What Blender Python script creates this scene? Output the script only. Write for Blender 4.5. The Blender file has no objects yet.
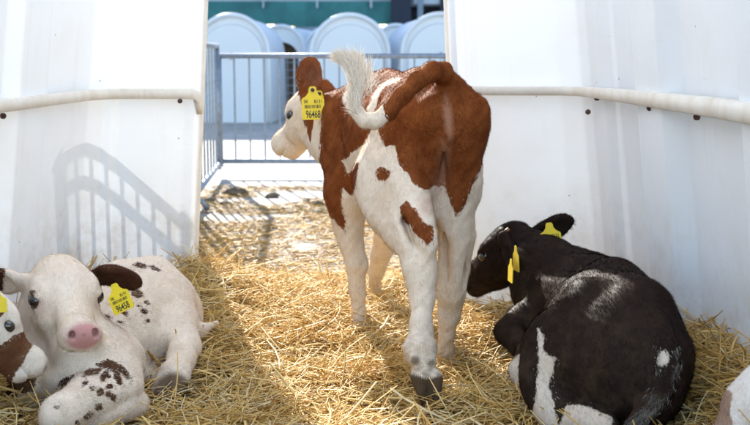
import bpy, math, random
import numpy as np
from mathutils import Vector, Matrix

sc = bpy.context.scene
col = sc.collection
rng = np.random.default_rng(7)
random.seed(7)
R = math.radians

# ------------------------------------------------------------------ camera, sky, sun, exposure
F_PX, CU, CV, PITCH, CAM_Z = 1100.0, 375.0, 212.5, R(8.35), 0.90
cam_d = bpy.data.cameras.new('camera')
cam = bpy.data.objects.new('camera', cam_d)
col.objects.link(cam)
cam.location = (0, 0, CAM_Z)
cam.rotation_euler = (math.pi / 2 - PITCH, 0, 0)
cam_d.sensor_width = 36.0
cam_d.lens = 36.0 * F_PX / 750.0
cam_d.clip_start = 0.05
cam_d.clip_end = 500
cam_d.dof.use_dof = True
cam_d.dof.focus_distance = 2.85
cam_d.dof.aperture_fstop = 5.6
sc.camera = cam

SUN_EL, SUN_AZ = R(25), R(-16)          # azimuth measured from +Y towards +X
world = bpy.data.worlds.new('World')
sc.world = world
world.use_nodes = True
wn = world.node_tree.nodes
bg = wn['Background']
sky = wn.new('ShaderNodeTexSky')
sky.sky_type = 'NISHITA'
sky.sun_disc = False
sky.sun_elevation = SUN_EL
sky.sun_rotation = SUN_AZ
sky.air_density = 1.0
sky.dust_density = 0.6
world.node_tree.links.new(sky.outputs[0], bg.inputs[0])
bg.inputs[1].default_value = 0.15
sun_d = bpy.data.lights.new('sun', 'SUN')
sun_d.energy = 5.0
sun_d.angle = R(0.53)
sun_d.color = (1.0, 0.95, 0.86)
sun = bpy.data.objects.new('sun', sun_d)
col.objects.link(sun)
sdir = Vector((math.sin(SUN_AZ) * math.cos(SUN_EL), math.cos(SUN_AZ) * math.cos(SUN_EL), math.sin(SUN_EL)))
sun.rotation_euler = sdir.to_track_quat('Z', 'Y').to_euler()
sun.location = sdir * 30

sc.view_settings.view_transform = 'Standard'
sc.view_settings.look = 'None'
sc.view_settings.gamma = 1.0
sc.view_settings.use_curve_mapping = False
sc.view_settings.exposure = 1.55
sc.render.engine = 'CYCLES'
sc.cycles.use_denoising = True
sc.cycles.max_bounces = 8
sc.cycles.diffuse_bounces = 5
sc.cycles.glossy_bounces = 3
sc.cycles.transmission_bounces = 6
sc.cycles.sample_clamp_indirect = 6.0

# ------------------------------------------------------------------ small helpers
SP, CP = math.sin(PITCH), math.cos(PITCH)

def at(u, v, Y):
    """world point that stands at depth Y metres and photo position u, v"""
    a = (u - CU) / F_PX
    b = -(v - CV) / F_PX
    dx, dy, dz = a, CP + b * SP, -SP + b * CP
    t = Y / dy
    return np.array((dx * t, Y, CAM_Z + dz * t))

def proj(p):
    """position of surface points in the plane the coat pattern is drawn on"""
    x, y, z = p[:, 0], p[:, 1], p[:, 2] - CAM_Z
    d = y * CP - z * SP
    return CU + F_PX * x / d, CV - F_PX * (y * SP + z * CP) / d

def nrm(a):
    a = np.asarray(a, float)
    return a / np.linalg.norm(a)

def tag(o, label=None, cat=None, group=None, kind=None):
    if label: o['label'] = label
    if cat: o['category'] = cat
    if group: o['group'] = group
    if kind: o['kind'] = kind
    return o

def empty(name, loc=(0, 0, 0)):
    o = bpy.data.objects.new(name, None)
    o.empty_display_size = 0.05
    o.location = loc
    col.objects.link(o)
    return o

def link(name, me, mat, parent=None, keep=True):
    o = bpy.data.objects.new(name, me)
    if mat is not None:
        me.materials.append(mat)
    col.objects.link(o)
    if parent is not None:
        o.parent = parent
        if keep:
            off = Vector((0, 0, 0))
            q = parent
            while q is not None:
                off += Vector(q.location)
                q = q.parent
            o.location = -off
    return o

def np_mesh(name, v, f, smooth=True):
    """v (n,3), f (m,k) integer faces of one size"""
    v = np.asarray(v, np.float32)
    f = np.asarray(f, np.int32)
    me = bpy.data.meshes.new(name)
    me.vertices.add(len(v))
    me.vertices.foreach_set('co', v.ravel())
    k = f.shape[1]
    me.loops.add(f.size)
    me.loops.foreach_set('vertex_index', f.ravel())
    me.polygons.add(len(f))
    me.polygons.foreach_set('loop_start', np.arange(len(f), dtype=np.int32) * k)
    me.polygons.foreach_set('use_smooth', np.full(len(f), smooth))
    me.update(calc_edges=True)
    return me

def attr(me, name, val, typ='FLOAT', dom='POINT'):
    a = me.attributes.new(name, typ, dom)
    a.data.foreach_set('color' if typ == 'FLOAT_COLOR' else 'value', np.asarray(val, np.float32).ravel())

class MB:
    """collects simple shapes for one mesh"""
    def __init__(self):
        self.v, self.f = [], []
    def add(self, v, f):
        n = len(self.v)
        self.v += [tuple(p) for p in v]
        self.f += [tuple(i + n for i in q) for q in f]
    def box(self, c, s, rz=0.0):
        c = np.asarray(c, float)
        v = []
        for z in (-.5, .5):
            for x, y in ((-.5, -.5), (.5, -.5), (.5, .5), (-.5, .5)):
                X, Y = x * s[0], y * s[1]
                v.append((c[0] + X * math.cos(rz) - Y * math.sin(rz), c[1] + X * math.sin(rz) + Y * math.cos(rz), c[2] + z * s[2]))
        self.add(v, [(3, 2, 1, 0), (4, 5, 6, 7), (0, 1, 5, 4), (1, 2, 6, 5), (2, 3, 7, 6), (3, 0, 4, 7)])
    def tube(self, pts, rad, n=8, caps=True):
        pts = [np.asarray(p, float) for p in pts]
        if np.isscalar(rad): rad = [rad] * len(pts)
        t0 = nrm(pts[1] - pts[0])
        a = nrm(np.cross(t0, (0, 0, 1) if abs(t0[2]) < .9 else (1, 0, 0)))
        v, f = [], []
        for i, p in enumerate(pts):
            t = nrm(pts[min(i + 1, len(pts) - 1)] - pts[max(i - 1, 0)])
            a = nrm(a - t * np.dot(a, t))
            b = np.cross(t, a)
            for j in range(n):
                w = 2 * math.pi * j / n
                v.append(p + rad[i] * (math.cos(w) * a + math.sin(w) * b))
        for i in range(len(pts) - 1):
            for j in range(n):
                f.append((i * n + j, i * n + (j + 1) % n, (i + 1) * n + (j + 1) % n, (i + 1) * n + j))
        if caps:
            f.append(tuple(range(n - 1, -1, -1)))
            f.append(tuple((len(pts) - 1) * n + j for j in range(n)))
        self.add(v, f)
    def build(self, name, mat, parent=None, smooth=False, bevel=0.0):
        me = bpy.data.meshes.new(name)
        me.from_pydata(self.v, [], self.f)
        me.update()
        if smooth:
            me.polygons.foreach_set('use_smooth', np.full(len(me.polygons), True))
        o = link(name, me, mat, parent)
        if bevel:
            b = o.modifiers.new('bevel', 'BEVEL')
            b.width = bevel
            b.segments = 2
            b.limit_method = 'ANGLE'
        return o

# ------------------------------------------------------------------ materials
def new_mat(name):
    m = bpy.data.materials.new(name)
    m.use_nodes = True
    nt = m.node_tree
    return m, nt, nt.nodes['Principled BSDF'], nt.nodes['Material Output']

def noise(nt, scale, detail=4, rough=.55, vec=None, dist=0.0):
    n = nt.nodes.new('ShaderNodeTexNoise')
    n.inputs['Scale'].default_value = scale
    n.inputs['Detail'].default_value = detail
    n.inputs['Roughness'].default_value = rough
    n.inputs['Distortion'].default_value = dist
    if vec is not None: nt.links.new(vec, n.inputs['Vector'])
    return n.outputs['Fac']

def ramp(nt, src, stops):
    r = nt.nodes.new('ShaderNodeValToRGB')
    e = r.color_ramp.elements
    while len(e) < len(stops): e.new(.5)
    for k, (p, c) in enumerate(stops):
        e[k].position = p
        e[k].color = (*c, 1) if len(c) == 3 else c
    nt.links.new(src, r.inputs[0])
    return r.outputs[0]

def mix(nt, fac, a, b, typ='MIX'):
    m = nt.nodes.new('ShaderNodeMix')
    m.data_type = 'RGBA'
    m.blend_type = typ
    for sock, val in ((m.inputs[0], fac), (m.inputs[6], a), (m.inputs[7], b)):
        if hasattr(val, 'is_linked'): nt.links.new(val, sock)
        elif isinstance(val, (int, float)): sock.default_value = val
        else: sock.default_value = (*val, 1)
    return m.outputs[2]

def bump(nt, bsdf, h, strength=.3, dist=.01):
    b = nt.nodes.new('ShaderNodeBump')
    b.inputs['Strength'].default_value = strength
    b.inputs['Distance'].default_value = dist
    nt.links.new(h, b.inputs['Height'])
    nt.links.new(b.outputs[0], bsdf.inputs['Normal'])
    return b

def math_n(nt, op, a, b=None, clamp=False):
    m = nt.nodes.new('ShaderNodeMath')
    m.operation = op
    m.use_clamp = clamp
    for s, val in ((m.inputs[0], a), (m.inputs[1], b)):
        if val is None: continue
        if hasattr(val, 'is_linked'): nt.links.new(val, s)
        else: s.default_value = val
    return m.outputs[0]

def objco(nt):
    return nt.nodes.new('ShaderNodeTexCoord').outputs['Object']

def simple(name, c, rough=.5, metal=0.0, var=.15, scale=8.0, bmp=0.0, bscale=60.0):
    m, nt, b, o = new_mat(name)
    co = objco(nt)
    f = noise(nt, scale, 5, .6, co)
    dark = tuple(x * (1 - var) for x in c)
    lite = tuple(min(1, x * (1 + var)) for x in c)
    nt.links.new(ramp(nt, f, [(.3, dark), (.7, lite)]), b.inputs['Base Color'])
    b.inputs['Roughness'].default_value = rough
    b.inputs['Metallic'].default_value = metal
    if bmp: bump(nt, b, noise(nt, bscale, 4, .6, co), bmp, .004)
    return m

def plastic(name, c, trans, stain=.25, rough=.38, sscale=2.5, splash=0.0):
    """weathered white hutch plastic that lets light glow through"""
    m, nt, b, out = new_mat(name)
    co = objco(nt)
    f = noise(nt, sscale, 6, .65, co)
    base = mix(nt, ramp(nt, f, [(.40 if sscale > 5 else .5, (0, 0, 0)), (.8, (stain, stain, stain))]), c, (.62, .55, .45))
    mp = nt.nodes.new('ShaderNodeMapping')
    mp.inputs['Scale'].default_value = (14, 14, .9)
    nt.links.new(co, mp.inputs[0])
    st = noise(nt, 1.0, 5, .7, mp.outputs[0])
    base = mix(nt, ramp(nt, st, [(.58, (0, 0, 0)), (.82, (stain * .9,) * 3)]), base, (.60, .50, .38))
    if splash:
        sx = nt.nodes.new('ShaderNodeSeparateXYZ'); nt.links.new(co, sx.inputs[0])
        low = ramp(nt, sx.outputs[2], [(.10, (1, 1, 1)), (.50, (0, 0, 0))])
        sp = mix(nt, 1.0, ramp(nt, noise(nt, 9, 7, .75, co), [(.46, (.03,) * 3), (.70, (splash,) * 3)]), low, 'MULTIPLY')
        base = mix(nt, sp, base, (.42, .33, .22))
        # fine scratches
        m2 = nt.nodes.new('ShaderNodeMapping'); m2.inputs['Rotation'].default_value = (.3, .5, .2); m2.inputs['Scale'].default_value = (3, 3, 90)
        nt.links.new(co, m2.inputs[0])
        base = mix(nt, ramp(nt, noise(nt, 1.6, 3, .5, m2.outputs[0]), [(.70, (0,) * 3), (.76, (.22,) * 3)]), base, (.5, .5, .5))
    vo = nt.nodes.new('ShaderNodeTexVoronoi')
    vo.inputs['Scale'].default_value = 9.0
    nt.links.new(co, vo.inputs['Vector'])
    base = mix(nt, ramp(nt, vo.outputs['Distance'], [(.022, (.8, .8, .8)), (.034, (0, 0, 0))]), base, (.12, .08, .05))
    nt.links.new(base, b.inputs['Base Color'])
    b.inputs['Roughness'].default_value = rough
    b.inputs['Specular IOR Level'].default_value = .35
    bump(nt, b, noise(nt, 7.0, 4, .55, co), .25, .01)
    if trans > 0:
        t = nt.nodes.new('ShaderNodeBsdfTranslucent')
        nt.links.new(base, t.inputs['Color'])
        ms = nt.nodes.new('ShaderNodeMixShader')
        ms.inputs[0].default_value = trans
        nt.links.new(b.outputs[0], ms.inputs[1])
        nt.links.new(t.outputs[0], ms.inputs[2])
        nt.links.new(ms.outputs[0], out.inputs['Surface'])
    return m

M = {}
M['hutch'] = plastic('hutch_plastic', (.76, .79, .83), .075, .32, splash=.7)
M['roof'] = plastic('hutch_roof_plastic', (.90, .90, .90), .80, .05)
M['rail'] = plastic('hutch_rail_plastic', (.78, .74, .68), .08, 1.0, .45, 13.0)
M['far_hutch'] = plastic('far_hutch_plastic', (.80, .82, .85), .12, .12)
M['far_dark'] = simple('hutch_interior_shade', (.16, .10, .06), .9)  # dark brown that stands for the shade inside the far hutches
M['bolt'] = simple('rusty_bolt', (.09, .05, .035), .7, .4, .4, 40)
M['steel'] = simple('galvanised_steel', (.25, .28, .33), .45, .5, .25, 25)
M['yellow'] = simple('yellow_tag_plastic', (.80, .60, .02), .42, 0, .06, 30)
M['ink'] = simple('black_ink', (.02, .02, .02), .6)
M['stud'] = simple('dark_stud', (.03, .03, .04), .4)
M['teal'] = simple('teal_curtain', (.035, .17, .18), .75, 0, .35, 1.2, .3, 6)
M['navy'] = simple('dark_doorway', (.02, .028, .05), .8)
M['barn'] = simple('pale_barn_wall', (.42, .48, .56), .8, 0, .2, .7)
M['kerb'] = simple('blue_grey_plinth', (.20, .26, .34), .85, 0, .25, 1.3)
M['dung'] = simple('dung', (.15, .105, .065), .95, 0, .5, 30, .8, 60)
M['grey_steel'] = simple('wire_pen_steel', (.40, .43, .47), .5, .6)

# concrete
m, nt, b, o = new_mat('concrete')
co = objco(nt)
c1 = ramp(nt, noise(nt, 1.3, 8, .65, co), [(.3, (.30, .28, .25)), (.7, (.43, .41, .38))])
c2 = mix(nt, ramp(nt, noise(nt, 6, 8, .7, co), [(.48, (0, 0, 0)), (.68, (.8, .8, .8))]), c1, (.24, .19, .13))
sx = nt.nodes.new('ShaderNodeSeparateXYZ'); nt.links.new(co, sx.inputs[0])
ry = nt.nodes.new('ShaderNodeMapRange'); ry.inputs[1].default_value = 5.6; ry.inputs[2].default_value = 7.6; ry.inputs[3].default_value = 1; ry.inputs[4].default_value = 0
nt.links.new(sx.outputs[1], ry.inputs[0])
trod = math_n(nt, 'MULTIPLY', ry.outputs[0], noise(nt, 4, 7, .7, co))
trod = math_n(nt, 'MULTIPLY', trod, 1.5, True)
c2 = mix(nt, trod, c2, (.23, .175, .11))
nt.links.new(c2, b.inputs['Base Color'])
b.inputs['Roughness'].default_value = .85
bump(nt, b, noise(nt, 40, 6, .7, co), .4, .01)
M['concrete'] = m

# bedding below the loose straw
m, nt, b, o = new_mat('straw_bed')
co = objco(nt)
c1 = ramp(nt, noise(nt, 30, 6, .7, co), [(.3, (.10, .06, .02)), (.55, (.28, .18, .07)), (.75, (.45, .31, .13))])
nt.links.new(c1, b.inputs['Base Color'])
b.inputs['Roughness'].default_value = .9
bump(nt, b, noise(nt, 60, 5, .7, co), .8, .02)
M['bed'] = m

# straw stalks
m, nt, b, out = new_mat('straw')
a = nt.nodes.new('ShaderNodeAttribute')
a.attribute_name = 'tone'
c1 = ramp(nt, a.outputs['Fac'], [(0, (.22, .11, .030)), (.25, (.50, .28, .068)), (.55, (.73, .47, .140)), (.85, (.83, .62, .265)), (1, (.87, .74, .46))])
nt.links.new(c1, b.inputs['Base Color'])
b.inputs['Roughness'].default_value = .6
b.inputs['Specular IOR Level'].default_value = .22
t = nt.nodes.new('ShaderNodeBsdfTranslucent')
nt.links.new(c1, t.inputs['Color'])
ms = nt.nodes.new('ShaderNodeMixShader')
ms.inputs[0].default_value = .22
nt.links.new(b.outputs[0], ms.inputs[1])
nt.links.new(t.outputs[0], ms.inputs[2])
nt.links.new(ms.outputs[0], out.inputs['Surface'])
M['straw'] = m

# eyes
m, nt, b, o = new_mat('calf_eye')
b.inputs['Base Color'].default_value = (.012, .010, .012, 1)
b.inputs['Roughness'].default_value = .04
b.inputs['Coat Weight'].default_value = 1.0
nt.links.new(ramp(nt, noise(nt, 30, 2, .5, objco(nt)), [(.3, (.008, .007, .008)), (.7, (.022, .015, .012))]), b.inputs['Base Color'])
M['eye'] = m

def coat_mat(name, white, patch, patch2, hoof=(.05, .035, .03), pink=(.62, .30, .27), gloss=.65, sheen=0.0, dirt=.75, relief=.32):
    """short haired calf coat: white ground, coloured patches, pink skin, horn"""
    m, nt, b, out = new_mat(name)
    co = objco(nt)
    def at_(n):
        a = nt.nodes.new('ShaderNodeAttribute')
        a.attribute_name = n
        return a.outputs['Fac']
    big = noise(nt, 45, 5, .65, co)
    fine = noise(nt, 260, 3, .6, co)
    w = mix(nt, ramp(nt, noise(nt, 9, 6, .65, co), [(.35, (0, 0, 0)), (.75, (1, 1, 1))]), white, tuple(x * y for x, y in zip(white, (.93, .86, .77))))
    w = mix(nt, ramp(nt, fine, [(.3, (.0,) * 3), (.8, (.35,) * 3)]), w, tuple(x * .72 for x in white))
    p = mix(nt, ramp(nt, noise(nt, 14, 5, .6, co), [(.35, (0, 0, 0)), (.7, (1, 1, 1))]), patch, patch2)
    p = mix(nt, ramp(nt, fine, [(.3, (0,) * 3), (.8, (.5,) * 3)]), p, tuple(x * .55 for x in patch))
    sh = math_n(nt, 'SUBTRACT', big, .5)
    sh = math_n(nt, 'MULTIPLY', sh, 9.0)
    mk = math_n(nt, 'ADD', at_('mk'), sh)
    mk = math_n(nt, 'MULTIPLY', mk, .75)
    mk = math_n(nt, 'ADD', mk, .5, True)
    c = mix(nt, mk, w, p)
    sx = nt.nodes.new('ShaderNodeSeparateXYZ'); nt.links.new(co, sx.inputs[0])
    low = ramp(nt, sx.outputs[2], [(.0, (1, 1, 1)), (.42, (0, 0, 0))])
    drt = mix(nt, 1.0, ramp(nt, noise(nt, 16, 6, .7, co), [(.45, (.05 * dirt,) * 3), (.70, (dirt,) * 3)]), low, 'MULTIPLY')
    c = mix(nt, drt, c, (.27, .18, .095))
    c = mix(nt, at_('pk'), c, mix(nt, fine, pink, tuple(x * .75 for x in pink)))
    c = mix(nt, at_('hf'), c, mix(nt, big, hoof, tuple(x * 2.2 for x in hoof)))
    nt.links.new(c, b.inputs['Base Color'])
    rg = nt.nodes.new('ShaderNodeMapRange'); rg.inputs[3].default_value = gloss; rg.inputs[4].default_value = .34
    nt.links.new(at_('pk'), rg.inputs[0]); nt.links.new(rg.outputs[0], b.inputs['Roughness'])
    b.inputs['IOR'].default_value = 1.08
    b.inputs['Specular IOR Level'].default_value = .3
    b.inputs['Sheen Weight'].default_value = sheen
    b.inputs['Sheen Roughness'].default_value = .4
    mp = nt.nodes.new('ShaderNodeMapping')
    mp.inputs['Scale'].default_value = (1.6, 1.6, .45)
    nt.links.new(co, mp.inputs[0])
    h = noise(nt, 170, 5, .7, mp.outputs[0])
    bp = bump(nt, b, h, relief, .004)
    h2 = nt.nodes.new('ShaderNodeBump')
    h2.inputs['Strength'].default_value = relief * .4
    h2.inputs['Distance'].default_value = .012
    nt.links.new(noise(nt, 22, 4, .6, co), h2.inputs['Height'])
    nt.links.new(h2.outputs[0], bp.inputs['Normal'])
    return m

m, nt, b, o = new_mat('coat_hair')
a = nt.nodes.new('ShaderNodeAttribute')
a.attribute_name = 'hc'
df = nt.nodes.new('ShaderNodeBsdfDiffuse')
nt.links.new(a.outputs['Color'], df.inputs['Color'])
nt.links.new(df.outputs[0], o.inputs['Surface'])
M['hair'] = m

# ------------------------------------------------------------------ ground, bedding
g = MB()
g.add([(-60, -20, 0), (60, -20, 0), (60, 140, 0), (-60, 140, 0)], [(0, 1, 2, 3)])
tag(g.build('ground', M['concrete']), kind='structure')

def smooth(a, b, x):
    t = np.clip((x - a) / (b - a), 0, 1)
    return t * t * (3 - 2 * t)

def vnoise(x, y, s, seed=0):
    """cheap smooth value noise"""
    r = np.random.default_rng(seed).random((64, 64))
    X, Y = x * s + 100, y * s + 100
    i, j = np.floor(X).astype(int), np.floor(Y).astype(int)
    fx, fy = X - i, Y - j
    fx, fy = fx * fx * (3 - 2 * fx), fy * fy * (3 - 2 * fy)
    i0, i1, j0, j1 = i % 64, (i + 1) % 64, j % 64, (j + 1) % 64
    return (r[i0, j0] * (1 - fx) + r[i1, j0] * fx) * (1 - fy) + (r[i0, j1] * (1 - fx) + r[i1, j1] * fx) * fy

def bed_z(x, y):
    z = .002 + .045 * vnoise(x, y, 3.5, 1) + .022 * vnoise(x, y, 9, 2)
    z = z + .13 * smooth(.62, .86, x) * smooth(3.9, 2.6, y)
    z = z + .05 * smooth(-.30, -.55, x) * smooth(2.7, 3.1, y)
    z = z + .05 * np.exp(-((x + .62) / .16) ** 2 - ((y - 3.75) / .30) ** 2)
    z = z - .02 * np.exp(-((x - .05) / .35) ** 2 - ((y - 2.9) / .8) ** 2)
    z = z - .03 * np.exp(-((x + .68) / .22) ** 2 - ((y - 2.55) / .3) ** 2)
    edge = 4.05 + .25 * (vnoise(x, y, 4, 3) - .4)
    return z * (1 - smooth(edge - .35, edge + .25, y)) - .004 * smooth(edge, edge + .3, y)

nx, ny = 110, 200
gx, gy = np.meshgrid(np.linspace(-1.16, .98, nx), np.linspace(1.2, 4.75, ny), indexing='ij')
gz = bed_z(gx, gy) - .012
v = np.stack([gx, gy, gz], -1).reshape(-1, 3)
ii, jj = np.meshgrid(np.arange(nx - 1), np.arange(ny - 1), indexing='ij')
q = (ii * ny + jj).ravel()
f = np.stack([q, q + ny, q + ny + 1, q + 1], 1)
bed = link('straw_bedding', np_mesh('straw_bedding', v, f), M['bed'])
tag(bed, 'packed layer of trampled straw under the loose stalks', 'straw', kind='stuff')

def straw_mesh(name, n, sample, lenr, widr, lift, zoff, tone, seed, tilt=.16, curve=.12):
    r = np.random.default_rng(seed)
    x, y = sample(r, n)
    ang = r.random(n) * math.tau + 1.5 * vnoise(x, y, 2.2, seed + 5)
    L = lenr[0] + (lenr[1] - lenr[0]) * r.random(n) ** 1.6
    W = widr[0] + (widr[1] - widr[0]) * r.random(n) ** 1.5
    broad = r.random(n) < .10
    W = np.where(broad, W * 1.9, W); L = np.where(r.random(n) < .25, L * .45, L)
    el = r.normal(0, tilt, n)
    el = np.where(r.random(n) < .035, r.random(n) * .9, el)
    d = np.stack([np.cos(ang) * np.cos(el), np.sin(ang) * np.cos(el), np.sin(el)], 1)
    z0 = bed_z(x, y) + zoff + lift * r.random(n) ** 1.5 + np.abs(np.sin(el)) * L * .45
    c = np.stack([x, y, z0], 1)
    side = np.stack([-np.sin(ang), np.cos(ang), np.zeros(n)], 1)
    up = np.cross(d, side)
    up *= np.sign(up[:, 2:3] + 1e-6)
    bow = r.normal(0, curve, n) * L
    bow2 = r.normal(0, curve * .5, n) * L
    rings, ns = 4, 3
    V = np.zeros((n, rings, ns, 3))
    roll = r.random(n) * math.tau
    for k in range(rings):
        t = k / (rings - 1) - .5
        p = c + d * (t * L)[:, None] + side * ((t * t - .08) * bow)[:, None] * 1.0 + up * ((.25 - t * t) * bow2)[:, None]
        wk = W * (.5 if k in (0, rings - 1) else .62)
        for j in range(ns):
            a = roll + j * math.tau / ns
            V[:, k, j] = p + side * (np.cos(a) * wk)[:, None] + up * (np.sin(a) * wk * .7)[:, None]
    base = (np.arange(n) * rings * ns)[:, None]
    F = []
    for k in range(rings - 1):
        for j in range(ns):
            F.append(base + np.array([[k * ns + j, k * ns + (j + 1) % ns, (k + 1) * ns + (j + 1) % ns, (k + 1) * ns + j]]))
    F = np.concatenate(F, 0)
    me = np_mesh(name, V.reshape(-1, 3), F, True)
    tn = np.clip(tone[0] + tone[1] * r.normal(0, 1, n) + .16 * (vnoise(x, y, 5, 9) - .5) + .42 * np.minimum(0, vnoise(x, y, 2.3, 14) - .42), 0, 1)
    attr(me, 'tone', np.repeat(tn, rings * ns))
    return me

def in_hutch(r, n):
    y = 1.9 + (4.25 - 1.9) * r.random(n) ** .85
    x = -1.04 + 1.95 * r.random(n)
    return x, y

deep = link('loose_straw', straw_mesh('loose_straw', 47000, in_hutch, (.03, .15), (.0018, .0042), .018, -.008, (.56, .22), 21), M['straw'])
tag(deep, 'golden loose straw covering the hutch floor', 'straw', kind='stuff')
top = link('loose_straw', straw_mesh('loose_straw', 20000, in_hutch, (.03, .18), (.0016, .0042), .04, .004, (.72, .20), 22, .24, .3), M['straw'])
tag(top, 'topmost fluffy stalks of golden straw on the hutch floor', 'straw', kind='stuff')

def outside(r, n):
    y = 4.0 + 3.3 * r.random(n) ** 1.1
    x = -1.6 + 3.0 * r.random(n)
    keep = .6 * vnoise(x, y, 3.2, 31) + .4 * vnoise(x, y, 9, 32) > .22 + .26 * smooth(4.3, 7.2, y)
    xx, yy = x[keep], y[keep]
    k = np.resize(np.arange(len(xx)), n)
    return xx[k] + r.normal(0, .012, n), yy[k] + r.normal(0, .012, n)

sc_st = link('scattered_straw', straw_mesh('scattered_straw', 17000, outside, (.03, .13), (.002, .005), .012, .006, (.42, .26), 23, .10), M['straw'])
tag(sc_st, 'thin straw litter scattered over the concrete before the doorway', 'straw', kind='stuff')

def wall_fringe(r, n):
    k = r.random(n)
    right = k < .55
    y = np.where(right, 2.2 + 1.5 * r.random(n), 2.7 + 1.25 * r.random(n))
    x = np.where(right, .80 + r.normal(0, .05, n), -.98 + r.normal(0, .07, n))
    dl = r.random(n) < .25
    x = np.where(dl & ~right, -.62 + r.normal(0, .08, n), x)
    y = np.where(dl & ~right, 3.85 + r.normal(0, .08, n), y)
    return x, y
fr = link('loose_straw', straw_mesh('loose_straw', 2300, wall_fringe, (.05, .18), (.002, .0042), .05, .0, (.5, .2), 24, .45, .25), M['straw'])
tag(fr, 'upright straw stalks heaped against the hutch walls', 'straw', kind='stuff')

# ------------------------------------------------------------------ the hutch the camera stands in
XC = -.15
def hx(x, z):
    return XC + (x - XC) * (1 - .125 * (z - .5))

hutch = empty('calf_hutch', (XC, 3.0, 0))
tag(hutch, 'white translucent plastic calf hutch with open doorway around the calves', 'hutch')

def wall_sheet(name, plan, z0, z1, nz, parent, mat):
    V, Fc = [], []
    zs = np.linspace(z0, z1, nz)
    n = len(plan)
    for z in zs:
        for x, y in plan:
            V.append((hx(x, z), y, z))
    for k in range(nz - 1):
        for i in range(n - 1):
            Fc.append((k * n + i, k * n + i + 1, (k + 1) * n + i + 1, (k + 1) * n + i))
    me = bpy.data.meshes.new(name)
    me.from_pydata(V, [], Fc)
    me.update()
    o = link(name, me, mat, parent)
    return o

def dense(plan, rad=.02):
    """rounds the corners of a plan line a little"""
    out = [plan[0]]
    for a, b_, c in zip(plan[:-2], plan[1:-1], plan[2:]):
        a, b_, c = map(np.array, (a, b_, c))
        l1, l2 = np.linalg.norm(a - b_), np.linalg.norm(c - b_)
        r1, r2 = min(rad, l1 * .45), min(rad, l2 * .45)
        p, q_ = b_ + (a - b_) / l1 * r1, b_ + (c - b_) / l2 * r2
        for t in (0, .25, .5, .75, 1):
            out.append(tuple((1 - t) ** 2 * p + 2 * t * (1 - t) * b_ + t * t * q_))
    out.append(plan[-1])
    return out

ZW = 1.72
left_plan = [(-1.16, 1.3), (-1.15, 2.35), (-1.10, 2.40), (-1.10, 2.80), (-1.14, 2.85), (-1.115, 3.20), (-1.075, 3.25), (-1.07, 3.50), (-1.085, 3.54), (-1.06, 3.84), (-1.045, 3.93), (-1.0, 3.985), (-.965, 3.985), (-.95, 4.0), (-.70, 4.0), (-.66, 3.99), (-.648, 4.0), (-.645, 4.04)]
right_plan = [(.262, 3.70), (.268, 3.64), (.315, 3.64), (.325, 3.625), (.63, 3.61), (.70, 3.58), (.725, 3.54), (.735, 3.42), (.775, 3.36), (.80, 3.20), (.77, 3.13), (.78, 2.90), (.835, 2.84), (.85, 2.44), (.82, 2.38), (.82, 2.12), (.86, 2.06), (.87, 1.3)]
wall_sheet('left_wall', dense(left_plan, .009), 0, ZW, 8, hutch, M['hutch'])
wall_sheet('right_wall', dense(right_plan, .010), 0, ZW, 8, hutch, M['hutch'])
# arched roof
V, Fc = [], []
NA = 24
ys = np.linspace(1.3, 4.0, 10)
for y in ys:
    for k in range(NA + 1):
        a = math.pi * k / NA
        xl, xr = hx(-1.12, ZW), hx(.85, ZW)
        cx, hw = (xl + xr) / 2, (xr - xl) / 2
        V.append((cx - hw * math.cos(a), y, ZW + .30 * math.sin(a)))
for i in range(len(ys) - 1):
    for k in range(NA):
        p = i * (NA + 1) + k
        Fc.append((p, p + 1, p + NA + 2, p + NA + 1))
rf = MB(); rf.add(V, Fc)
rf.build('roof', M['roof'], hutch, True)

xl, xr = hx(-1.12, ZW), hx(.85, ZW)
cx, hw = (xl + xr) / 2, (xr - xl) / 2
gb = MB()  # unseen gable, lintel and cover strip, added to keep sun off the right wall
arch = [(cx - hw * math.cos(math.pi * k / NA), 4.004, ZW + .30 * math.sin(math.pi * k / NA)) for k in range(NA + 1)]
gb.add(arch, [tuple(range(NA + 1))])
gb.box((hx(-.18, 1.62), 4.012, 1.62), (.98, .016, .23))
gb.box((.5, 3.81, 1.73), (.66, .40, .02))
gb.build('sun_block_gable', M['hutch'], hutch)

def moulding(name, pts, half, parent, prof=None):
    """rail with a rounded section that follows the wall line; half may vary along it"""
    pts = [np.array(p, float) for p in pts]
    n = 10
    V, Fc = [], []
    for i, p in enumerate(pts):
        t = nrm(pts[min(i + 1, len(pts) - 1)] - pts[max(i - 1, 0)])
        side = nrm(np.cross(t, (0, 0, 1)))
        up = np.cross(side, t)
        h = half[i] if hasattr(half, '__len__') else half
        for j in range(n):
            w = math.tau * j / n
            cs, sn = math.cos(w), math.sin(w)
            e = .42
            V.append(p + side * h * .9 * math.copysign(abs(cs) ** e, cs) + up * h * math.copysign(abs(sn) ** e, sn))
    for i in range(len(pts) - 1):
        for j in range(n):
            Fc.append((i * n + j, i * n + (j + 1) % n, (i + 1) * n + (j + 1) % n, (i + 1) * n + j))
    Fc.append(tuple(range(n - 1, -1, -1)))
    Fc.append(tuple((len(pts) - 1) * n + j for j in range(n)))
    m_ = MB(); m_.add(V, Fc)
    return m_.build(name, M['rail'], parent, True)

def rail_pts(plan, z, inset):
    return [(hx(x + inset[0], z), y + inset[1], z) for x, y in plan]

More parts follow.
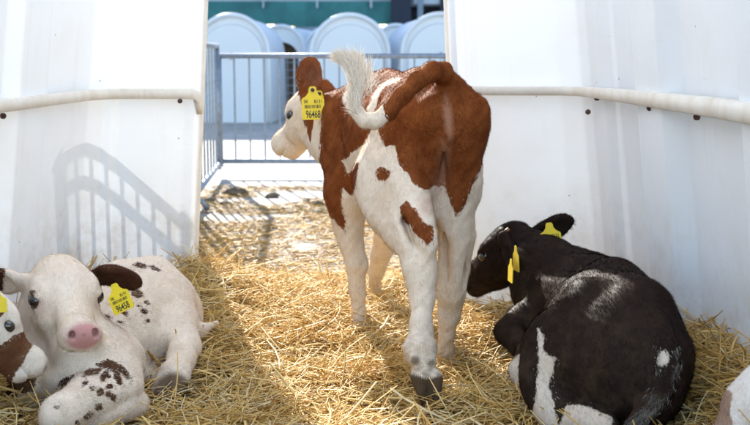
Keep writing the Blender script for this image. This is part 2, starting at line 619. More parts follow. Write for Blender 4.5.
ZR = .772
lp = [(-1.12, 1.3), (-1.11, 2.4), (-1.08, 3.0), (-1.06, 3.4), (-1.04, 3.7), (-1.02, 3.85), (-.985, 3.94), (-.93, 3.968), (-.80, 3.972), (-.70, 3.972), (-.67, 3.972)]
pts = rail_pts(lp, ZR - .024, (0, 0))
pts += [(hx(-.655, .74), 3.974, .740), (hx(-.648, .72), 3.975, .716), (hx(-.645, .68), 3.985, .676)]
moulding('wall_rail', pts, [.0185] * (len(pts) - 3) + [.018, .015, .011], hutch)
rp = [(.275, 3.61), (.33, 3.597), (.55, 3.587), (.63, 3.58), (.685, 3.54), (.705, 3.46), (.735, 3.30), (.775, 2.95), (.815, 2.5), (.82, 2.0), (.83, 1.3)]
pts = rail_pts(rp, ZR, (0, 0))
moulding('wall_rail', pts, [.015] * 5 + [.016, .018, .021, .023, .023, .023], hutch)
# door edge flanges
for xs, yd in ((-.648, 4.03), (.266, 3.68)):
    fl = MB()
    zz = np.linspace(0, ZW, 12)
    fl.tube([(hx(xs, z), yd, z) for z in zz], .012, 10)
    fl.build('door_edge', M['rail'], hutch, True)
# bolts: on the rail undersides and seams
def bolt(p, n, r=.0085):
    n = nrm(n)
    mb = MB()
    p = np.array(p)
    mb.tube([p - n * .004, p + n * .004, p + n * .008], [r, r, r * .6], 10)
    mb.build('bolt', M['bolt'], hutch, True)
for u, v_, Y, n in ((59, 117, 3.93, (.2, -1, 0)), (180, 101, 3.95, (0, -1, -.2)), (588, 112, 3.52, (-.4, -1, 0)), (478, 97, 3.575, (0, -1, -.2)),
                    (3, 116, 3.12, (1, -.4, 0)), (597, 98, 3.42, (-1, -.4, 0)), (650, 108, 3.0, (-1, -.3, 0)), (697, 117, 2.72, (-1, -.3, 0))):
    bolt(at(u, v_, Y), n)

# ------------------------------------------------------------------ steel hurdles
def hurdle(p0, p1, ztop, zbot, spacing, label, group, legs=(), rr=.019, mid=None):
    p0, p1 = np.array(p0, float), np.array(p1, float)
    L = np.linalg.norm(p1 - p0)
    d = (p1 - p0) / L
    P = lambda s, z: np.array((p0[0] + d[0] * s, p0[1] + d[1] * s, z))
    root = empty('steel_hurdle', (p0[0], p0[1], 0))
    tag(root, label, 'hurdle', group)
    for z, nm in [(ztop, 'top_rail'), (zbot, 'bottom_rail')] + ([(mid, 'middle_rail')] if mid else []):
        mb = MB(); mb.tube([P(-.02, z), P(L * .5, z), P(L + .02, z)], rr, 10); mb.build(nm, M['steel'], root, True)
    for s in (0, L):
        mb = MB(); mb.tube([P(s, zbot - .04), P(s, ztop + .01)], rr * .95, 10); mb.build('post', M['steel'], root, True)
    nb = int(L / spacing)
    mb = MB(); mb.tube([(0, 0, zbot), (0, 0, ztop)], .0075, 6, False)
    me = None
    for k in range(1, nb):
        q = P(k * L / nb, 0) - np.array((p0[0], p0[1], 0))
        if me is None:
            o = mb.build('bar', M['steel'], root, True)
            me = o.data
        else:
            o = bpy.data.objects.new('bar', me); col.objects.link(o); o.parent = root
        o.location = (q[0], q[1], 0)
    nrm2 = np.array((-d[1], d[0], 0))
    for s in legs:
        for sg in (-1, 1):
            mb = MB(); mb.tube([P(s, zbot), P(s, .012) + nrm2 * sg * .07], .014, 8); mb.build('leg', M['steel'], root, True)
    return root

GF = 'steel hurdles of the calf run'
hurdle((-1.11, 7.9), (1.35, 7.9), .865, .115, .104, 'galvanised hurdle running straight across behind the standing calf', GF)
hurdle((-1.01, 6.1), (-1.115, 7.84), .935, .10, .20, 'galvanised hurdle at the left side seen almost end on', GF, legs=(.06,))
hurdle((-1.17, 4.07), (-.88, 5.2), .70, .10, .10, 'low galvanised hurdle behind the left wall whose shadow falls on the plastic', GF, legs=(.5,), rr=.022, mid=.57)
hurdle((-1.06, 5.26), (-1.04, 6.04), .90, .10, .14, 'short hurdle hidden behind the left wall edge, before the side hurdle', GF)

# ------------------------------------------------------------------ far hutches, pens and barn
def far_hutch(u, vtop, Y, w, label, opening=False, depth=1.5, yaw=0.0):
    top = at(u, vtop, Y)
    H, X = top[2], top[0]
    root = empty('far_calf_hutch', (X, Y, 0))
    root.rotation_euler[2] = yaw
    tag(root, label, 'hutch', 'row of small white hutches in the yard')
    n = 28
    def outline(s, zc=0.0):
        pts = [(-w / 2 * s * 1.03, 0.0)]
        zs = H - w / 2
        for k in range(n + 1):
            a = math.pi * k / n
            pts.append((-w / 2 * s * math.cos(a), zs + w / 2 * s * math.sin(a) - (0 if s >= .99 else 0)))
        pts.append((w / 2 * s * 1.03, 0.0))
        return pts
    o1 = outline(1.0)
    N = len(o1)
    mb = MB()
    V = [(x, 0, z) for x, z in o1] + [(x * .97, depth, z * .97) for x, z in o1]
    Fc = [(i, i + 1, N + i + 1, N + i) for i in range(N - 1)]
    Fc.append(tuple(range(2 * N - 1, N - 1, -1)))
    mb.add(V, Fc)
    me = bpy.data.meshes.new('shell'); me.from_pydata(mb.v, [], mb.f); me.update()
    me.polygons.foreach_set('use_smooth', np.array([len(p.vertices) == 4 for p in me.polygons]))
    sh = link('shell', me, M['far_hutch'], root, False)
    # rim flange round the front
    fl = MB()
    fl.tube([(x * 1.0, -.01, z) for x, z in o1], .028, 8)
    me = bpy.data.meshes.new('rim'); me.from_pydata(fl.v, [], fl.f); me.update()
    me.polygons.foreach_set('use_smooth', np.full(len(me.polygons), True))
    link('rim', me, M['far_hutch'], root, False)
    i1 = outline(.72 if opening else .985)
    fr = MB()
    if opening:
        V = [(x, .02, z) for x, z in o1] + [(x, .02, z * .88) for x, z in i1]
        fr.add(V, [(i, N + i, N + i + 1, i + 1) for i in range(N - 1)])
        dk = MB(); dk.add([(x, .5, z * .9 + .02) for x, z in i1], [tuple(range(N))])  # flat dark sheet across the opening, interior shade put into its colour
        me = bpy.data.meshes.new('interior_shade'); me.from_pydata(dk.v, [], dk.f)
        link('interior_shade', me, M['far_dark'], root, False)
    else:
        # pressed front panel with a raised inner field
        i2 = outline(.86)
        V = [(x, .02, z) for x, z in o1] + [(x, .02, z * .97) for x, z in i2] + [(x * .97, -.02, z * .955) for x, z in i2]
        fr.add(V, [(i, N + i, N + i + 1, i + 1) for i in range(N - 1)])
        fr.add(V, [(N + i, 2 * N + i, 2 * N + i + 1, N + i + 1) for i in range(N - 1)])
        fr.add([V[2 * N + i] for i in range(N)], [tuple(range(N - 1, -1, -1))])
        kb = MB(); kb.box((0, -.035, H * .62), (.03, .03, .09))
        me = bpy.data.meshes.new('vent_knob'); me.from_pydata(kb.v, [], kb.f)
        link('vent_knob', me, M['grey_steel'], root, False)
    me = bpy.data.meshes.new('front_panel'); me.from_pydata(fr.v, [], fr.f); me.update()
    link('front_panel', me, M['far_hutch'], root, False)

far_hutch(231, 15, 14.0, .94, 'large domed white hutch nearest the left wall, above the side hurdle', yaw=R(-5), depth=1.3)
far_hutch(281, 26, 16.8, .72, 'small domed hutch with a dark opening behind the leftmost large hutch', True, yaw=R(-12))
far_hutch(350, 15, 14.0, .98, 'large domed white hutch in the middle, above the calf tail', yaw=R(6), depth=1.6)
far_hutch(327, 28, 17, .68, 'narrow hutch edge showing left behind the middle domed hutch', yaw=R(4))
far_hutch(396, 25, 16.8, .62, 'small domed hutch with brown opening between two large hutches', True)
far_hutch(441, 14, 14.0, .98, 'large domed white hutch cut by the right wall edge', yaw=R(8), depth=1.6)

def wire_pen(u0, u1, Y, h, label):
    a, b_ = at(u0, 120, Y), at(u1, 120, Y)
    root = empty('wire_pen', (a[0], Y, 0))
    tag(root, label, 'pen', 'wire pens by the far hutches')
    fr = MB()
    X0, X1 = a[0], b_[0]
    fr.tube([(X0, Y, .02), (X0, Y, h), (X1, Y, h), (X1, Y, .02)], .018, 6); fr.build('frame', M['grey_steel'], root)
    n = max(3, int((X1 - X0) / .09))
    for k in range(1, n):
        mb = MB(); x = X0 + (X1 - X0) * k / n; mb.tube([(x, Y, .02), (x, Y, h)], .008, 5, False); mb.build('wire', M['grey_steel'], root)
    for k in range(1, 8):
        mb = MB(); z = h * k / 8; mb.tube([(X0, Y + .012, z), (X1, Y + .012, z)], .008, 5, False); mb.build('wire', M['grey_steel'], root)
wire_pen(273, 303, 15.4, .85, 'wire mesh pen between the leftmost and middle hutches')
wire_pen(390, 404, 15.4, .85, 'narrow wire mesh pen between the middle and right hutches')

# barn with curtain far behind
YB = 24.0
barn = empty('barn', (0, YB, 0))
tag(barn, 'low pale barn with teal curtain and dark doorway behind the hutches', 'barn')
def barn_box(name, u0, u1, v0, v1, Y, mat, dep=.3, zlow=None):
    a, b_ = at(u0, v0, Y), at(u1, v1, Y)
    z1, z0 = a[2], (b_[2] if zlow is None else zlow)
    mb = MB(); mb.box(((a[0] + b_[0]) / 2, Y + dep / 2, (z0 + z1) / 2), (b_[0] - a[0], dep, z1 - z0))
    return mb.build(name, mat, barn)
barn_box('plinth', -200, 1000, 27, 60, YB, M['kerb'], .5, 0)
barn_box('upper_wall', -200, 1000, -110, 6, YB + .2, M['barn'], .4)
barn_box('opening_shade', 388, 1000, 6, 27, YB + .6, M['navy'], .4)  # solid navy box, the shade inside the opening put into its colour
# curtain with folds
a, b_ = at(-200, 6, YB), at(392, 27.5, YB)
n = 160
V, Fc = [], []
for k in range(n + 1):
    x = a[0] + (b_[0] - a[0]) * k / n
    y = YB + .06 + .05 * math.sin(k * 1.1) * math.sin(k * .37 + 1)
    V += [(x, y, a[2] + .1), (x, y - .03, (a[2] + b_[2]) / 2 + .05), (x, y + .01 * math.sin(k), b_[2] + .06 * math.sin(k * .21))]
for k in range(n):
    p = k * 3
    Fc += [(p, p + 1, p + 4, p + 3), (p + 1, p + 2, p + 5, p + 4)]
cu = MB(); cu.add(V, Fc); cu.build('curtain', M['teal'], barn, True)
for u in (205, 262, 316, 370):
    barn_box('post', u, u + 2, -20, 8, YB - .1, M['barn'], .1)
for u, w in ((391, 20), (418, 5), (441, 16)):
    barn_box('door_post', u, u + w, -60, 40, YB - .15, M['navy'] if w > 6 else M['kerb'], .14, 0)
barn_box('white_panel', 414, 440, -4, 4, YB - .05, M['barn'], .1)
barn_box('roof', -300, 1100, -190, -105, YB - 1.2, M['kerb'], 12)

# ------------------------------------------------------------------ dung clods outside
def clod(u, v_, r, label):
    Y = CAM_Z * F_PX / (v_ - 51)
    p = at(u, v_, Y)
    rr = np.random.default_rng(int(u))
    n1, n2 = 14, 9
    V, Fc = [], []
    for i in range(n2):
        th = math.pi * i / (n2 - 1)
        for j in range(n1):
            a = math.tau * j / n1
            k = r * (1 + .35 * (rr.random() - .5) + .2 * math.sin(3 * a + u))
            V.append((p[0] + 1.4 * k * math.sin(th) * math.cos(a), Y + k * math.sin(th) * math.sin(a), max(-.002, r * .3 + .55 * k * math.cos(th))))
    for i in range(n2 - 1):
        for j in range(n1):
            Fc.append((i * n1 + j, (i + 1) * n1 + j, (i + 1) * n1 + (j + 1) % n1, i * n1 + (j + 1) % n1))
    mb = MB(); mb.add(V, Fc)
    tag(mb.build('dung_clod', M['dung'], None, True), label, 'dung', 'dung clods on the concrete')
clod(236, 195, .055, 'largest dark dung clod beside the foot of the side hurdle')
clod(211, 203, .035, 'small dung clod at the left wall edge')
clod(226, 205, .025, 'flat small dung clod right of the hurdle foot')
clod(272, 197, .03, 'dung smear in the middle of the bare concrete')
clod(318, 205, .03, 'dung clod left of the standing calf chest')

# ------------------------------------------------------------------ signed distance modelling of the calves
class Body:
    def __init__(self):
        self.ops = []
    def cone(self, a, b, ra, rb, k=.03, sq=None):
        """tapered round limb; sq=(axis, factor) flattens it along axis"""
        self.ops.append(('c', np.array(a, float), np.array(b, float), ra, rb, k, sq, 1))
        return self
    def chain(self, pts, rads, k=.03, sq=None):
        for i in range(len(pts) - 1):
            self.cone(pts[i], pts[i + 1], rads[i], rads[i + 1], k if i == 0 else min(k, .04), sq)
        return self
    def ell(self, c, rad, axes=None, k=.04, sign=1):
        A = np.eye(3) if axes is None else np.array([nrm(x) for x in axes])
        self.ops.append(('e', np.array(c, float), A, np.array(rad, float), None, k, None, sign))
        return self
    def carve(self, c, rad, axes=None, k=.012):
        return self.ell(c, rad, axes, k, -1)
    def mesh(self, name, h):
        lo, hi = np.full(3, 1e9), np.full(3, -1e9)
        for o in self.ops:
            if o[7] < 0: continue
            if o[0] == 'c':
                r = max(o[3], o[4])
                lo = np.minimum(lo, np.minimum(o[1], o[2]) - r); hi = np.maximum(hi, np.maximum(o[1], o[2]) + r)
            else:
                e = np.sqrt(((o[2] * o[3][:, None]) ** 2).sum(0))
                lo = np.minimum(lo, o[1] - e); hi = np.maximum(hi, o[1] + e)
        lo -= .03; hi += .03
        n = np.ceil((hi - lo) / h).astype(int) + 1
        ax = [(lo[i] + h * np.arange(n[i])).astype(np.float32) for i in range(3)]
        D = np.full(n, 1.0, np.float32)
        for o in self.ops:
            k = o[5]
            if o[0] == 'c':
                r = max(o[3], o[4]) + max(k, .09) + .03
                a0, a1 = np.minimum(o[1], o[2]) - r, np.maximum(o[1], o[2]) + r
            else:
                e = np.sqrt(((o[2] * o[3][:, None]) ** 2).sum(0)) + (max(k, .09) + .03 if o[7] > 0 else k + .02)
                a0, a1 = o[1] - e, o[1] + e
            i0 = np.clip(np.floor((a0 - lo) / h).astype(int), 0, n)
            i1 = np.clip(np.ceil((a1 - lo) / h).astype(int) + 1, 0, n)
            if (i1 <= i0).any(): continue
            sl = tuple(slice(i0[i], i1[i]) for i in range(3))
            X, Y, Z = ax[0][sl[0]][:, None, None], ax[1][sl[1]][None, :, None], ax[2][sl[2]][None, None, :]
            if o[0] == 'c':
                a, b = o[1], o[2]
                ba = b - a
                bb = float(ba @ ba) + 1e-9
                px, py, pz = X - a[0], Y - a[1], Z - a[2]
                t = np.clip((px * ba[0] + py * ba[1] + pz * ba[2]) / bb, 0, 1)
                qx, qy, qz = px - t * ba[0], py - t * ba[1], pz - t * ba[2]
                if o[6] is not None:
                    s, fac = nrm(o[6][0]), o[6][1]
                    w = (qx * s[0] + qy * s[1] + qz * s[2]) * (1 / fac - 1)
                    qx, qy, qz = qx + w * s[0], qy + w * s[1], qz + w * s[2]
                d = np.sqrt(qx * qx + qy * qy + qz * qz) - (o[3] + (o[4] - o[3]) * t)
            else:
                px, py, pz = X - o[1][0], Y - o[1][1], Z - o[1][2]
                s0 = s1 = 0
                for i in range(3):
                    A = o[2][i]
                    c_ = (px * A[0] + py * A[1] + pz * A[2]) / o[3][i]
                    s0 = s0 + c_ * c_
                    s1 = s1 + (c_ / o[3][i]) ** 2
                k0, k1 = np.sqrt(s0), np.sqrt(s1)
                d = np.where(k1 > 1e-6, k0 * (k0 - 1) / np.maximum(k1, 1e-6), -o[3].min())
            B = D[sl]
            if o[7] > 0:
                hh = np.maximum(k - np.abs(B - d), 0) / k
                D[sl] = np.minimum(B, d) - hh * hh * k * .25
            else:
                d = -d
                hh = np.maximum(k - np.abs(B - d), 0) / k
                D[sl] = np.maximum(B, d) + hh * hh * k * .25
        return surface_nets(name, D, lo, h)

def surface_nets(name, D, lo, h):
    S = D < 0
    n = np.array(D.shape)
    cnt = np.zeros(n - 1, np.int8)
    for a in (0, 1):
        for b in (0, 1):
            for c in (0, 1):
                cnt += S[a:n[0] - 1 + a, b:n[1] - 1 + b, c:n[2] - 1 + c]
    act = (cnt > 0) & (cnt < 8)
    I = np.argwhere(act)
    idx = np.full(n - 1, -1, np.int32)
    idx[act] = np.arange(len(I))
    corners = [(a, b, c) for a in (0, 1) for b in (0, 1) for c in (0, 1)]
    val = {c: D[I[:, 0] + c[0], I[:, 1] + c[1], I[:, 2] + c[2]] for c in corners}
    P = np.zeros((len(I), 3)); W = np.zeros(len(I))
    for c in corners:
        for axn in range(3):
            if c[axn] == 0:
                e = list(c); e[axn] = 1; e = tuple(e)
                va, vb = val[c], val[e]
                m_ = (va < 0) != (vb < 0)
                t = np.where(m_, va / np.where(m_, va - vb, 1), 0)
                q = np.tile(np.array(c, float), (len(I), 1)); q[:, axn] = t
                P += q * m_[:, None]; W += m_
    P = (I + P / W[:, None]) * h + lo
    F = []
    for axn in range(3):
        o1, o2 = (axn + 1) % 3, (axn + 2) % 3
        sa = [slice(None)] * 3; sb = [slice(None)] * 3
        sa[axn] = slice(0, -1); sb[axn] = slice(1, None)
        A, Bv = S[tuple(sa)], S[tuple(sb)]
        E = np.argwhere(A != Bv)
        E = E[(E[:, o1] > 0) & (E[:, o2] > 0) & (E[:, o1] < n[o1] - 1) & (E[:, o2] < n[o2] - 1)]
        flip = A[E[:, 0], E[:, 1], E[:, 2]]
        def cell(d1, d2):
            c = E.copy(); c[:, o1] += d1; c[:, o2] += d2
            return idx[c[:, 0], c[:, 1], c[:, 2]]
        quad = np.stack([cell(-1, -1), cell(0, -1), cell(0, 0), cell(-1, 0)], 1)
        quad[~flip] = quad[~flip][:, ::-1]
        F.append(quad)
    F = np.concatenate(F)
    F = F[(F >= 0).all(1)]
    # relax the grid pattern a little
    for _ in range(3):
        acc = np.zeros_like(P); w = np.zeros(len(P))
        for a, b in ((0, 1), (1, 2), (2, 3), (3, 0)):
            np.add.at(acc, F[:, a], P[F[:, b]]); np.add.at(acc, F[:, b], P[F[:, a]])
            np.add.at(w, F[:, a], 1); np.add.at(w, F[:, b], 1)
        P = P * .5 + .5 * acc / np.maximum(w, 1)[:, None]
    return P, F

def vert_normals(P, F):
    fn = np.cross(P[F[:, 2]] - P[F[:, 0]], P[F[:, 3]] - P[F[:, 1]])
    N = np.zeros_like(P)
    for i in range(4):
        np.add.at(N, F[:, i], fn)
    return N / np.maximum(np.linalg.norm(N, axis=1), 1e-9)[:, None], np.linalg.norm(fn, axis=1) * .5

# --- coat pattern tools: signed distances in pattern-plane units (positive inside)
def poly_sd(u, v, pts):
    pts = np.array(pts, float)
    d2 = np.full(len(u), 1e9); ins = np.zeros(len(u), bool)
    for i in range(len(pts)):
        a, b = pts[i], pts[(i + 1) % len(pts)]
        e = b - a
        wu, wv = u - a[0], v - a[1]
        t = np.clip((wu * e[0] + wv * e[1]) / (e @ e + 1e-9), 0, 1)
        d2 = np.minimum(d2, (wu - e[0] * t) ** 2 + (wv - e[1] * t) ** 2)
        c = (a[1] > v) != (b[1] > v)
        xi = a[0] + (v - a[1]) * e[0] / (e[1] if abs(e[1]) > 1e-9 else 1e-9)
        ins ^= c & (u < xi)
    return np.where(ins, 1, -1) * np.sqrt(d2)

def ell_sd(u, v, cu, cv, ru, rv, ang=0):
    a = R(ang)
    x = (u - cu) * math.cos(a) + (v - cv) * math.sin(a)
    y = -(u - cu) * math.sin(a) + (v - cv) * math.cos(a)
    return (1 - np.sqrt((x / ru) ** 2 + (y / rv) ** 2)) * min(ru, rv)

def near(p, c, r):
    """positive within r metres of point c, in pattern units"""
    return (r - np.linalg.norm(p - np.array(c), axis=1)) * 380

def seg_near(p, a, b, r):
    a, b = np.array(a, float), np.array(b, float)
    ba = b - a
    t = np.clip(((p - a) @ ba) / (ba @ ba), 0, 1)
    return (r - np.linalg.norm(p - a - t[:, None] * ba, axis=1)) * 380

sm01 = lambda x, w=2.0: np.clip(.5 + x / (2 * w), 0, 1)

def head(B, poll, f, up, sc_=1.0, jaw=1.0, k=.03):
    """calf head grown from the poll along f; returns a frame function"""
    f = nrm(f); u = np.asarray(up, float); u = nrm(u - f * (u @ f)); s = np.cross(f, u)
    fr = lambda a, b=0.0, c=0.0: np.array(poll) + sc_ * (f * a + u * b + s * c)
    ax = (f, s, u)
    S = lambda *r: [x * sc_ for x in r]
    B.ell(fr(.055, -.055), S(.085, .078, .075), ax, k)                 # cranium
    B.ell(fr(.02, -.012), S(.045, .045, .03), ax, .03)                 # poll
    B.ell(fr(.085, -.055), S(.085, .080, .066), ax, .03)                  # brow
    B.cone(fr(.11, -.065), fr(.225, -.066), .058 * sc_, .041 * sc_, .03)
    B.ell(fr(.255, -.070), S(.042, .045, .040), ax, .025)              # muzzle
    B.ell(fr(.264, -.052), S(.032, .038, .026), ax, .018)
    for c in (-1, 1):
        B.ell(fr(.272, -.062, .026 * c), S(.020, .020, .022), ax, .015)   # nostril wings
        B.ell(fr(.245, -.088, .022 * c), S(.034, .026, .026), ax, .02)    # upper lip
        B.cone(fr(.055, -.105, .042 * c), fr(.16, -.108, .026 * c), .042 * sc_ * jaw, .03 * sc_, .03)
        B.ell(fr(.10, -.028, .058 * c), S(.035, .02, .022), ax, .02)      # brow ridge
        B.ell(fr(.135, -.085, .042 * c), S(.045, .024, .024), ax, .025)    # cheekbone
    B.cone(fr(.14, -.115), fr(.242, -.115), .034 * sc_, .027 * sc_, .025)  # jaw, chin
    for c in (-1, 1):
        B.carve(fr(.116, -.048, .086 * c), S(.024, .017, .017), ax, .010)
        B.ell(fr(.112, -.031, .073 * c), S(.026, .011, .007), ax, .008)   # upper lid
        B.ell(fr(.116, -.064, .069 * c), S(.022, .009, .006), ax, .008)   # lower lid
        B.carve(fr(.292, -.055, .027 * c), S(.017, .007, .010), (nrm(f + .3 * s * c), nrm(s - .3 * f * c), u), .007)
    B.carve(fr(.268, -.106), S(.045, .06, .0035), ax, .006)            # mouth line
    return fr, (f, u, s)

def ear(B, base, tip, face, w=.045, th=.011, k=.022):
    """cupped ear from base to tip whose hollow looks towards face"""
    base, tip = np.array(base, float), np.array(tip, float)
    e = tip - base; L = np.linalg.norm(e); e = e / L
    n = np.asarray(face, float); n = nrm(n - e * (n @ e)); wd = np.cross(e, n)
    B.cone(base - e * .02, base + e * L * .3, .022, .024, k, (n, .75))
    B.ell(base + e * L * .56, (L * .46, w, th * .8), (e, wd, n), .010)
    B.ell(base + e * L * .50 - n * .007, (L * .46, w * .8, th * 1.0), (e, wd, n), .008)
    B.carve(base + e * L * .55 + n * .0135, (L * .37, w * .74, .0145), (e, wd, n), .005)

def eyeballs(root, fr, axes, sc_, sides=(-1, 1)):
    f, u, s = axes
    for c in sides:
        p = fr(.115, -.0475, .0715 * c)
        n1, n2 = 16, 12
        V, Fc = [], []
        r = .0195 * sc_
        for i in range(n2 + 1):
            th = math.pi * i / n2
            for j in range(n1):
                a = math.tau * j / n1
                V.append(p + r * (1.12 * math.sin(th) * math.cos(a) * f + .95 * math.sin(th) * math.sin(a) * u + math.cos(th) * s))
        for i in range(n2):
            for j in range(n1):
                Fc.append((i * n1 + j, (i + 1) * n1 + j, (i + 1) * n1 + (j + 1) % n1, i * n1 + (j + 1) % n1))
        mb = MB(); mb.add(V, Fc); mb.build('eye', M['eye'], root, True)

def ear_tag(root, top, down, face, w, h, number, lines=True, stud=True, printed=True):
    """yellow plastic ear tag hung at top"""
    d = nrm(down); n = np.asarray(face, float); n = nrm(n - d * (n @ d)); x = np.cross(-d, n) * -1
    x = np.cross(n, d)
    out = [(-.16, .0), (-.10, -.05), (.10, -.05), (.16, 0), (.19, .14), (.30, .25), (.46, .32), (.5, .37), (.5, .95), (.46, 1.0), (-.46, 1.0), (-.5, .95), (-.5, .37), (-.46, .32), (-.30, .25), (-.19, .14)]
    t = .0012
    P = lambda a, b, c: np.array(top) + x * a * w + d * b * h + n * c
    V = [P(a, b, t) for a, b in out] + [P(a, b, -t) for a, b in out]
    N = len(out)
    Fc = [tuple(range(N - 1, -1, -1)), tuple(range(N, 2 * N))] + [(i, N + i, N + (i + 1) % N, (i + 1) % N) for i in range(N)]
    mb = MB(); mb.add(V, Fc)
    o = mb.build('ear_tag', M['yellow'], root)
    if stud:
        mb = MB(); mb.tube([P(0, .06, -.004), P(0, .06, .005), P(0, .06, .008)], [.0062, .0062, .004], 12); mb.build('stud', M['stud'], o, True)
    if not printed: return o
    rot = Matrix((( x[0], -d[0], n[0]), (x[1], -d[1], n[1]), (x[2], -d[2], n[2]))).to_4x4()
    def text(s, a, b, size, sx, align='CENTER'):
        c = bpy.data.curves.new('tag_print', 'FONT')
        c.body = s; c.size = size; c.align_x = align; c.align_y = 'CENTER'
        c.extrude = .00015; c.offset = size * .012
        c.materials.append(M['ink'])
        tmp = bpy.data.objects.new('tag_print', c); col.objects.link(tmp)
        bpy.context.view_layer.update()
        me = bpy.data.meshes.new_from_object(tmp.evaluated_get(bpy.context.evaluated_depsgraph_get()))
        bpy.data.objects.remove(tmp)
        ob = bpy.data.objects.new('tag_print', me); col.objects.link(ob); ob.parent = o
        loc = Vector(P(a, b, t + .0004))
        off = Vector((0, 0, 0)); q_ = o
        while q_ is not None:
            off += Vector(q_.location); q_ = q_.parent
        ob.matrix_local = Matrix.Translation(loc - off) @ rot @ Matrix.Diagonal((sx, 1, 1, 1))
        return ob
    text(number, 0, .84, h * .34, .76 * w / h)
    text('SK', -.30, .43, h * .15, .9)
    text('8131', .24, .43, h * .15, .9)
    r_ = random.Random(len(number))
    mb = MB(); a = -.36
    while a < .36:
        b = a + r_.choice((.014, .02, .035))
        mb.add([P(a, .53, t + .0004), P(b, .53, t + .0004), P(b, .64, t + .0004), P(a, .64, t + .0004)], [(0, 3, 2, 1)])
        a = b + r_.choice((.014, .02, .03))
    mb.build('barcode', M['ink'], o)
    return o

def finish_calf(root, B, h, mat, marks, hairs, pal, flow, hair_len=.013, seed=1, extra=None):
    P, F = B.mesh('body', h)
    N, A = vert_normals(P, F)
    w_ = np.zeros(len(P))
    q_ = np.random.default_rng(seed + 50)
    for fq, am in ((28, .0020), (55, .0009), (95, .0004)):
        for _ in range(5):
            k_ = q_.normal(0, fq, 3); w_ += am * .6 * np.sin(P @ k_ + q_.random() * 6.28)
    P = P + N * w_[:, None]
    mk, pk, hf = marks(P)
    N, A = vert_normals(P, F)
    r = np.random.default_rng(seed)
    me = np_mesh('body', P, F, True)
    attr(me, 'mk', np.clip(mk, -40, 40)); attr(me, 'pk', pk); attr(me, 'hf', hf)
    o = link('body', me, mat, root)
    # short lying coat
    fi = r.choice(len(F), hairs, p=A / A.sum())
    wt = r.dirichlet((1, 1, 1, 1), hairs)
    p = (P[F[fi]] * wt[:, :, None]).sum(1)
    n = (N[F[fi]] * wt[:, :, None]).sum(1); n /= np.linalg.norm(n, axis=1)[:, None]
    m_, pk_, hf_ = ((x[F[fi]] * wt).sum(1) for x in (mk, pk, hf))
    keep = (pk_ < .5) & (hf_ < .4)
    p, n, m_ = p[keep], n[keep], m_[keep]
    L = hair_len * (.6 + .8 * r.random(len(p)))
    fl = flow(p)
    if extra is not None:
        p2, n2, f2, l2, m2, tint = extra(r)
        p = np.concatenate([p, p2]); n = np.concatenate([n, n2]); fl = np.concatenate([fl, f2]); L = np.concatenate([L, l2]); m_ = np.concatenate([m_, m2])
    K = len(p)
    t = fl - n * (fl * n).sum(1)[:, None] + r.normal(0, .22, (K, 3))
    t -= n * (t * n).sum(1)[:, None]
    t /= np.maximum(np.linalg.norm(t, axis=1), 1e-6)[:, None]
    side = np.cross(t, n)
    w = .0007
    tip = p + (t * .93 + n * (.22 + .16 * r.random((K, 1)))) * L[:, None]
    V = np.stack([p - side * w - n * .0012, p + side * w - n * .0012, tip], 1).reshape(-1, 3)
    Fh = np.arange(3 * K).reshape(-1, 3)
    hm = np_mesh('coat_hair', V, Fh, True)
    isp = (m_ + r.normal(0, 1.9, K)) > 0
    cw, cp = np.array(pal[0]), np.array(pal[1])
    c = np.where(isp[:, None], cp * (1 + .38 * r.normal(0, 1, (K, 1))), cw * (1 + .2 * r.normal(0, 1, (K, 1))))
    if extra is not None: c[-len(p2):] *= tint
    c = np.clip(c, .004, .92)
    c = np.concatenate([c, np.ones((K, 1))], 1)
    attr(hm, 'hc', np.repeat(c, 3, 0), 'FLOAT_COLOR')
    hm.normals_split_custom_set_from_vertices(np.repeat(n, 3, 0).tolist())
    ho = link('coat_hair', hm, M['hair'], root)
    ho['kind'] = 'stuff'
    return P, N

WHITE = (.78, .67, .56)
RED, RED2 = (.13, .034, .011), (.29, .092, .028)
DRK, DRK2 = (.055, .022, .014), (.085, .035, .022)
BLK, BLK2 = (.017, .011, .009), (.036, .022, .018)

def hoof(B, p, d, up, sz=1.0, split=True):
    """cloven hoof pointing along d below the pastern"""
    d = nrm(d); up = np.asarray(up, float); up = nrm(up - d * (up @ d)); s = np.cross(d, up)
    for c in (-1, 1):
        B.cone(np.array(p) + s * .013 * c * sz, np.array(p) + (d * .045 + s * .015 * c) * sz, .022 * sz, .015 * sz, .006)

